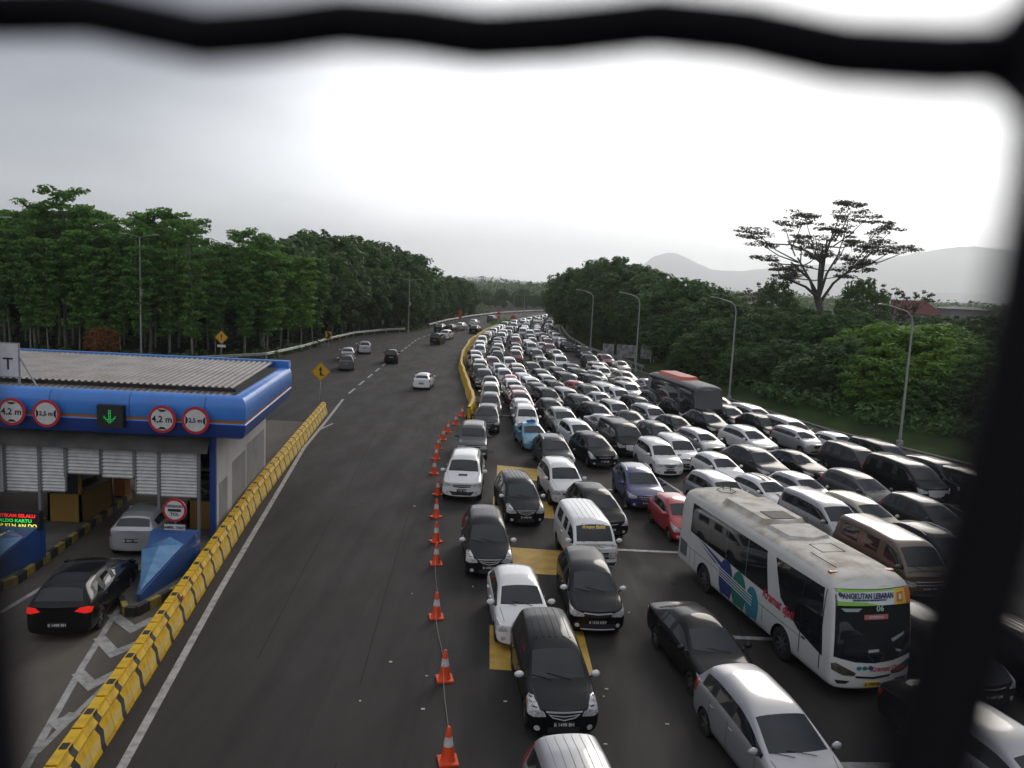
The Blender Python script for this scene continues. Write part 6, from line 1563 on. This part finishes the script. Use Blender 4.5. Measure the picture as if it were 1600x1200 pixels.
# the big umbrella tree
ux, uy = atY(1283, 480, 98)[0], 98; root = empty('umbrella_tree', (ux, uy, 0)); tb = MB(); cl = []; R4 = random.Random(3); S_ = 98/1248.0
def U(px, py, dy=0.0): x, z = atY(px, py, uy); return Vector((x-ux, dy, z))
fork = U(1279, 468); tb.tube([(0,0,0), tuple(U(1283, 500)), tuple(fork)], [.55,.42,.34], 9)
ends = [(1160,366),(1178,360),(1196,378),(1208,402),(1222,418),(1235,348),(1258,342),(1275,330),(1300,324),(1322,328),(1345,340),(1362,338),(1372,352),(1385,362),(1345,372),(1392,380),(1410,393),(1372,394),(1360,402),(1330,360),(1305,355),(1290,372),(1262,372),(1248,388),(1270,400),(1300,395),(1320,385),(1340,392),(1232,430),(1215,436),(1330,420),(1310,430),(1350,412),(1255,420)]
nodes = []
for k, (nx_, ny_) in enumerate(((1212,432),(1232,410),(1250,402),(1268,385),(1284,376),(1300,392),(1325,392),(1345,412),(1236,380),(1310,360))):
    nd = U(nx_, ny_, R4.uniform(-3.5, 3.5)); f2 = fork + Vector((0,0,R4.uniform(-1.0,1.2)))
    if k >= 8: f2 = nodes[3 if k == 8 else 4].lerp(fork, .3)
    m1 = f2.lerp(nd, .5) + Vector((-.12*(nd.x-f2.x), 0, -.02*abs(nd.x-f2.x)+.2)); tb.tube([tuple(f2), tuple(m1), tuple(nd)], [.21,.15,.10], 6, cap=False); nodes.append(nd)
for (ex, ey) in ends:
    ex = 1281+(ex-1281)*.93
    dy = R4.uniform(-5, 5); e = U(ex, ey, dy); cand = [n_ for n_ in nodes if n_.z < e.z+.6] or nodes; nd = min(cand, key=lambda n_: (n_-e).length + abs(n_.x-e.x)*.4)
    bs = nd.lerp(fork, R4.uniform(0,.35)); mid = bs.lerp(e, .5) + Vector((0, 0, -.06*abs(e.x-bs.x)-.1)); q = bs.lerp(e, .8) + Vector((0,0,-.03*abs(e.x-bs.x)))
    tb.tube([tuple(bs), tuple(mid), tuple(q), tuple(e)], [.09,.07,.05,.02], 5, cap=False)
    w_ = R4.uniform(1.1, 1.9)
    for k in range(7):
        o_ = Vector((R4.uniform(-1.3,1.3)-.035*e.x, R4.uniform(-1.4,1.4), R4.uniform(-.3,.5))); cl.append((tuple(e+o_), (w_*.6, w_*.6, .20), 52))
    for k in range(2):
        o_ = Vector((R4.uniform(-.6,.6), R4.uniform(-.8,.8), R4.uniform(-.0,.4))); cl.append((tuple(q+o_), (.9,.9,.18), 34))
tb.build('trunk', [mat('bark_umbrella', (.075,.065,.058), rough=.95)], root, True)
quads_obj('crown', leaf_arrays(cl, .17, np.random.default_rng(4), .9), LM['umb'], root)
tag(root, 'big spreading umbrella tree with bare limbs standing above the right woodland', 'tree')
x_, _ = atY(175, 545, 84); o = copy_tree(TREES['bright'][0]); del o['h']; o.location = (x_-1, 84, 0); o.scale = (.30,.30,.26)
for ch in o.children:
    if ch.name.startswith('crown'): ch.material_slots[0].link = 'OBJECT'; ch.material_slots[0].material = LM['rust']
tag(o, 'low rust coloured bush behind the toll roof', 'bush')
ADJ = {'tall': ('tall pale trunked tree with layered leaves', 'tree'), 'back': ('pale trunked tree in the second rank', 'tree'), 'slim': ('slender young tree at the edge of the left woodland', 'tree'), 'backdark': ('dark tree at the back of the left woodland', 'tree'),
       'slimg': ('slender green tree behind the left guardrail bend', 'tree'), 'dark': ('dark domed tree on the left woodland skyline', 'tree'), 'darkfront': ('lower dark tree beside the far left guardrail', 'tree'), 'far': ('hazy dark tree where the road bends away', 'tree'),
       'farlow': ('low dark tree at the road bend', 'tree'), 'rdark': ('dark domed tree on the right woodland skyline', 'tree'), 'rfront': ('lower dark tree behind the right kerb', 'tree'), 'rlow': ('dark tree behind the right grass bank', 'tree'),
       'rbush': ('dark spreading bush on the right grass bank', 'bush'), 'bright': ('bright green leafy tree on the right bank', 'tree'), 'twig': ('thin tree with open twiggy top on the right skyline', 'tree')}
from collections import defaultdict
byl = defaultdict(list)
for t in TL: byl[t[4]].append(t)
for k, L_ in byl.items():
    L_.sort(key=lambda t: t[2])
    for i, t in enumerate(L_):
        lb, ct = ADJ[k]; tag(t[0], '%s, %s from the left' % (lb, ordn(i)), ct, t[5])
for k in TREES:
    for o in TREES[k]: drop(o)
# undergrowth and the wood's far mass
r = np.random.default_rng(9); cl = []
for i in range(330):
    px = R3.uniform(-60, 760); nr = i % 3 == 0; Y = prof(railY, px)+(R3.uniform(2.5, 9) if nr else R3.uniform(20, 42)); x, _ = atY(px, 520, Y); s_ = R3.uniform(.4, .9)*(1 if nr else 2.8); cl.append(((x, Y, s_*.5), (s_*1.5, s_*1.5, s_), int(46*s_)))
for i in range(380):
    px = R3.uniform(880, 1660); Y = prof(baseY, px)+R3.uniform(-1.5, 9) if i % 3 else prof(baseY, px)+R3.uniform(10, 40); x, _ = atY(px, 560, Y); s_ = R3.uniform(.4, 1.1)*(1 if i % 3 else 2.6); cl.append(((x, Y, .9+s_*.4), (s_*1.7, s_*1.7, s_), int(50*s_)))
o = quads_obj('undergrowth', leaf_arrays(cl, .26, r), LM['dark']); o['kind'] = 'stuff'
cl = []
for i in range(60):
    px = R3.uniform(765, 840); Y = R3.uniform(178, 225); x, y = G(px, R3.uniform(500, 514)); 
    t_ = (y-176)/60; cl.append(((x, y, .3), (.9,.9,.5), 40))
o = quads_obj('island_plants', leaf_arrays(cl, .22, r), LM['mid']); o['kind'] = 'stuff'
cl = []
for i in range(520):
    px = R3.uniform(300, 1900); Y = R3.uniform(480, 1400); x, _ = atY(px, 460, Y); s_ = R3.uniform(4, 9); cl.append(((x, Y, s_*.5), (s_*2.6, s_*1.6, s_), 90))
o = quads_obj('far_wood', leaf_arrays(cl, 1.9, r), LM['dark']); o['kind'] = 'stuff'

# ================================================================ HILLS, FAR BUILDINGS, PYLONS
def ridge(name, Y, P, depth, step=40, jit=2.0):
    vs = []; fs = []; xs = []; px = P[0][0]; k = 0; rows_ = 7; rj = random.Random(Y)
    while px <= P[-1][0]: xs.append(px); px += step/4
    for px in xs:
        x, z = atY(px, prof(P, px), Y); z = max(z, 1)
        for j in range(rows_):
            t = j/(rows_-1); hgt = math.sin(t*math.pi)**.8; vs.append((x*(1+(t-.5)*depth/Y), Y+(t-.5)*depth, -1+(z+1)*hgt + rj.uniform(-jit, jit)*hgt))
    n = rows_
    for i in range(len(xs)-1):
        for j in range(n-1): fs.append((i*n+j, (i+1)*n+j, (i+1)*n+j+1, i*n+j+1))
    return struct(mesh_obj(name, vs, fs, [mat('hill_hazed', (.13,.16,.165), rough=.95, noise=.7, nscale=.0016, col2=(.09,.115,.12))], None, None, True))  # slope colour paled towards blue, part of the haze is painted in
ridge('hills', 11500, [(960,450),(985,436),(1005,412),(1022,400),(1045,394),(1068,400),(1092,412),(1112,421),(1150,424),(1200,419),(1260,416),(1330,409),(1400,401),(1450,392),(1490,386),(1530,385),(1580,392),(1660,405),(1800,430),(1950,462)], 3400, jit=9)
ridge('hills', 10500, [(560,444),(640,436),(720,433),(760,432),(800,437),(850,443),(900,445),(960,452),(1010,458)], 2600, jit=5)
ridge('hills', 7600, [(1340,470),(1400,459),(1480,457),(1560,459),(1700,466),(1800,475)], 1500, jit=2)
def house(px, py0, py1, wpx, Y, roofc, wallc, label, dep=9.0):
    x, zr = atY(px, py0, Y); ze = atY(px, py1, Y)[1]; w = wpx*Y/1248; root = empty('house', (x, Y, 0), rad(-8))
    b = MB(); b.box((0, dep/2, ze/2), (w*.92, dep*.9, ze)); b.build('wall', [wallc], root)
    b = MB(); a = .28; b.add([(-w/2,0,ze),(w/2,0,ze),(w/2,dep,ze),(-w/2,dep,ze),(-w*a,dep/2,zr),(w*a,dep/2,zr)], [(0,1,5,4),(1,2,5),(2,3,4,5),(3,0,4),(0,3,2,1)]); b.build('roof', [roofc], root)
    for k in range(3):
        b = MB(); b.box((-w*.3+k*w*.3, dep*.045, ze*.72), (w*.12, .06, ze*.22)); b.build('window', [GLASS], root)
    return tag(root, label, 'house')
WH = mat('house_wall', (.20,.195,.19), rough=.9)
house(1437, 470, 491, 78, 150, mat('tile_red', (.13,.035,.03), rough=.9, noise=.5, nscale=.6), WH, 'house with a dark red hipped roof beyond the right trees')
house(1196, 471, 476, 34, 190, mat('sheet_grey', (.40,.39,.37), rough=.8), WH, 'pale low building between the umbrella tree and the woodland')
house(1518, 480, 484, 62, 170, mat('sheet_dark', (.10,.10,.11), rough=.8), WH, 'flat grey roofed building right of the red roofed house')
def pylon(px, top, Y, w, label):
    x, z = atY(px, top, Y); root = empty('pylon', (x, Y, 0)); b = MB(); n = 8
    for sx in (1, -1):
        for sy in (1, -1): b.beam((sx*w, sy*w, 0), (sx*w*.15, sy*w*.15, z), .30)
    for k in range(n):
        t0, t1 = k/n, (k+1)/n; a0, a1 = w*(1-.85*t0), w*(1-.85*t1)
        for s in (1, -1): b.beam((-a0*s, -a0, z*t0), (a1*s, -a1, z*t1), .2); b.beam((-a0, -a0*s, z*t0), (-a1, a1*s, z*t1), .2)
    b.build('tower', [POLE], root)
    b = MB()
    for t in (.80, .89, .97): b.beam((-w*1.6*(1.4-t), 0, z*t), (w*1.6*(1.4-t), 0, z*t), .22)
    b.build('cross_arm', [POLE], root); return tag(root, label, 'pylon')
pylon(754, 431, 620, 3.2, 'tall lattice pylon beyond the far trees, right one of the pair'); pylon(743, 436, 650, 3.2, 'lattice pylon beyond the far trees, left one of the pair')
pylon(831, 445, 700, 2.6, 'small distant pylon above the road bend'); pylon(866, 448, 760, 2.6, 'smallest distant pylon beside the right woodland')

# ================================================================ WIRE MESH OF THE FOOTBRIDGE
WIRE = mat('mesh_wire', (.006,.005,.007), rough=.7, spec=.12)
def unp(px, py, d):
    q = ray(px, py); f = Vector((0, math.cos(PITCH), -math.sin(PITCH))); return Vector((0,0,CAM_H)) + q*(d/q.dot(f))
P0 = unp(1638, 100, .052); P1 = unp(-62, 8, .074); P2w = unp(1385, 1330, .041)
u = P1-P0; v = (P2w-P0)*1.5; nrm_ = u.cross(v).normalized(); wr_ = .00235; wires = MB()
NU, NV = 9, 14
P3w = unp(22, 1330, .060); tw = (P3w-P1)*1.5 - v
def P_(a, b): return P0 + u*a + v*b + tw*b*max(0.0, min(1.0, a))
un = u.normalized(); vn = v.normalized()
for b in range(-NV, NV+1):
    pts = []
    for k in range(-NU*14, NU*14+1):
        a = k/14; w_ = .00085*math.sin(a*2*math.pi*3.4+2.15); pts.append(P_(a, b) - vn*w_ + nrm_*.0012*math.sin(a*math.pi*2))
    wires.tube(pts, wr_, 10)
for a in range(-NU, NU+1):
    pts = []
    for k in range(-NV*12, NV*12+1):
        b = k/12; w_ = -.0010*math.sin(b*math.pi/.667); pts.append(P_(a, b) + un*w_ + nrm_*(.0030+.0010*math.sin(b*math.pi*2)))
    wires.tube(pts, wr_*1.12, 10)
for a in range(-NU, NU+1):                   # weld beads that round the corners
    for b in range(-NV, NV+1):
        bmx = bmesh.new(); bmesh.ops.create_uvsphere(bmx, u_segments=8, v_segments=6, radius=wr_*1.9); c_ = P_(a, b)+nrm_*.0015
        wires.add([v_.co+c_ for v_ in bmx.verts], [tuple(x.index for x in f.verts) for f in bmx.faces]); bmx.free()
wo_ = wires.build('wire_mesh_fence', [WIRE], None, True)
tag(wo_, 'dark out of focus wire mesh of the footbridge close to the lens', 'wire fence')

# ================================================================ HAZE
HZ = bpy.data.materials.new('haze_air'); HZ.use_nodes = True; t = HZ.node_tree; t.nodes.clear()
pv = N(t, 'ShaderNodeVolumePrincipled'); pv.inputs['Color'].default_value = (.95,.98,1,1); pv.inputs['Density'].default_value = .00015; pv.inputs['Anisotropy'].default_value = .55
om = N(t, 'ShaderNodeOutputMaterial'); t.links.new(pv.outputs[0], om.inputs['Volume'])
b = MB(); b.box((0, 6950, 329), (23000, 15500, 660)); hz = b.build('haze', [HZ]); hz['kind'] = 'stuff'
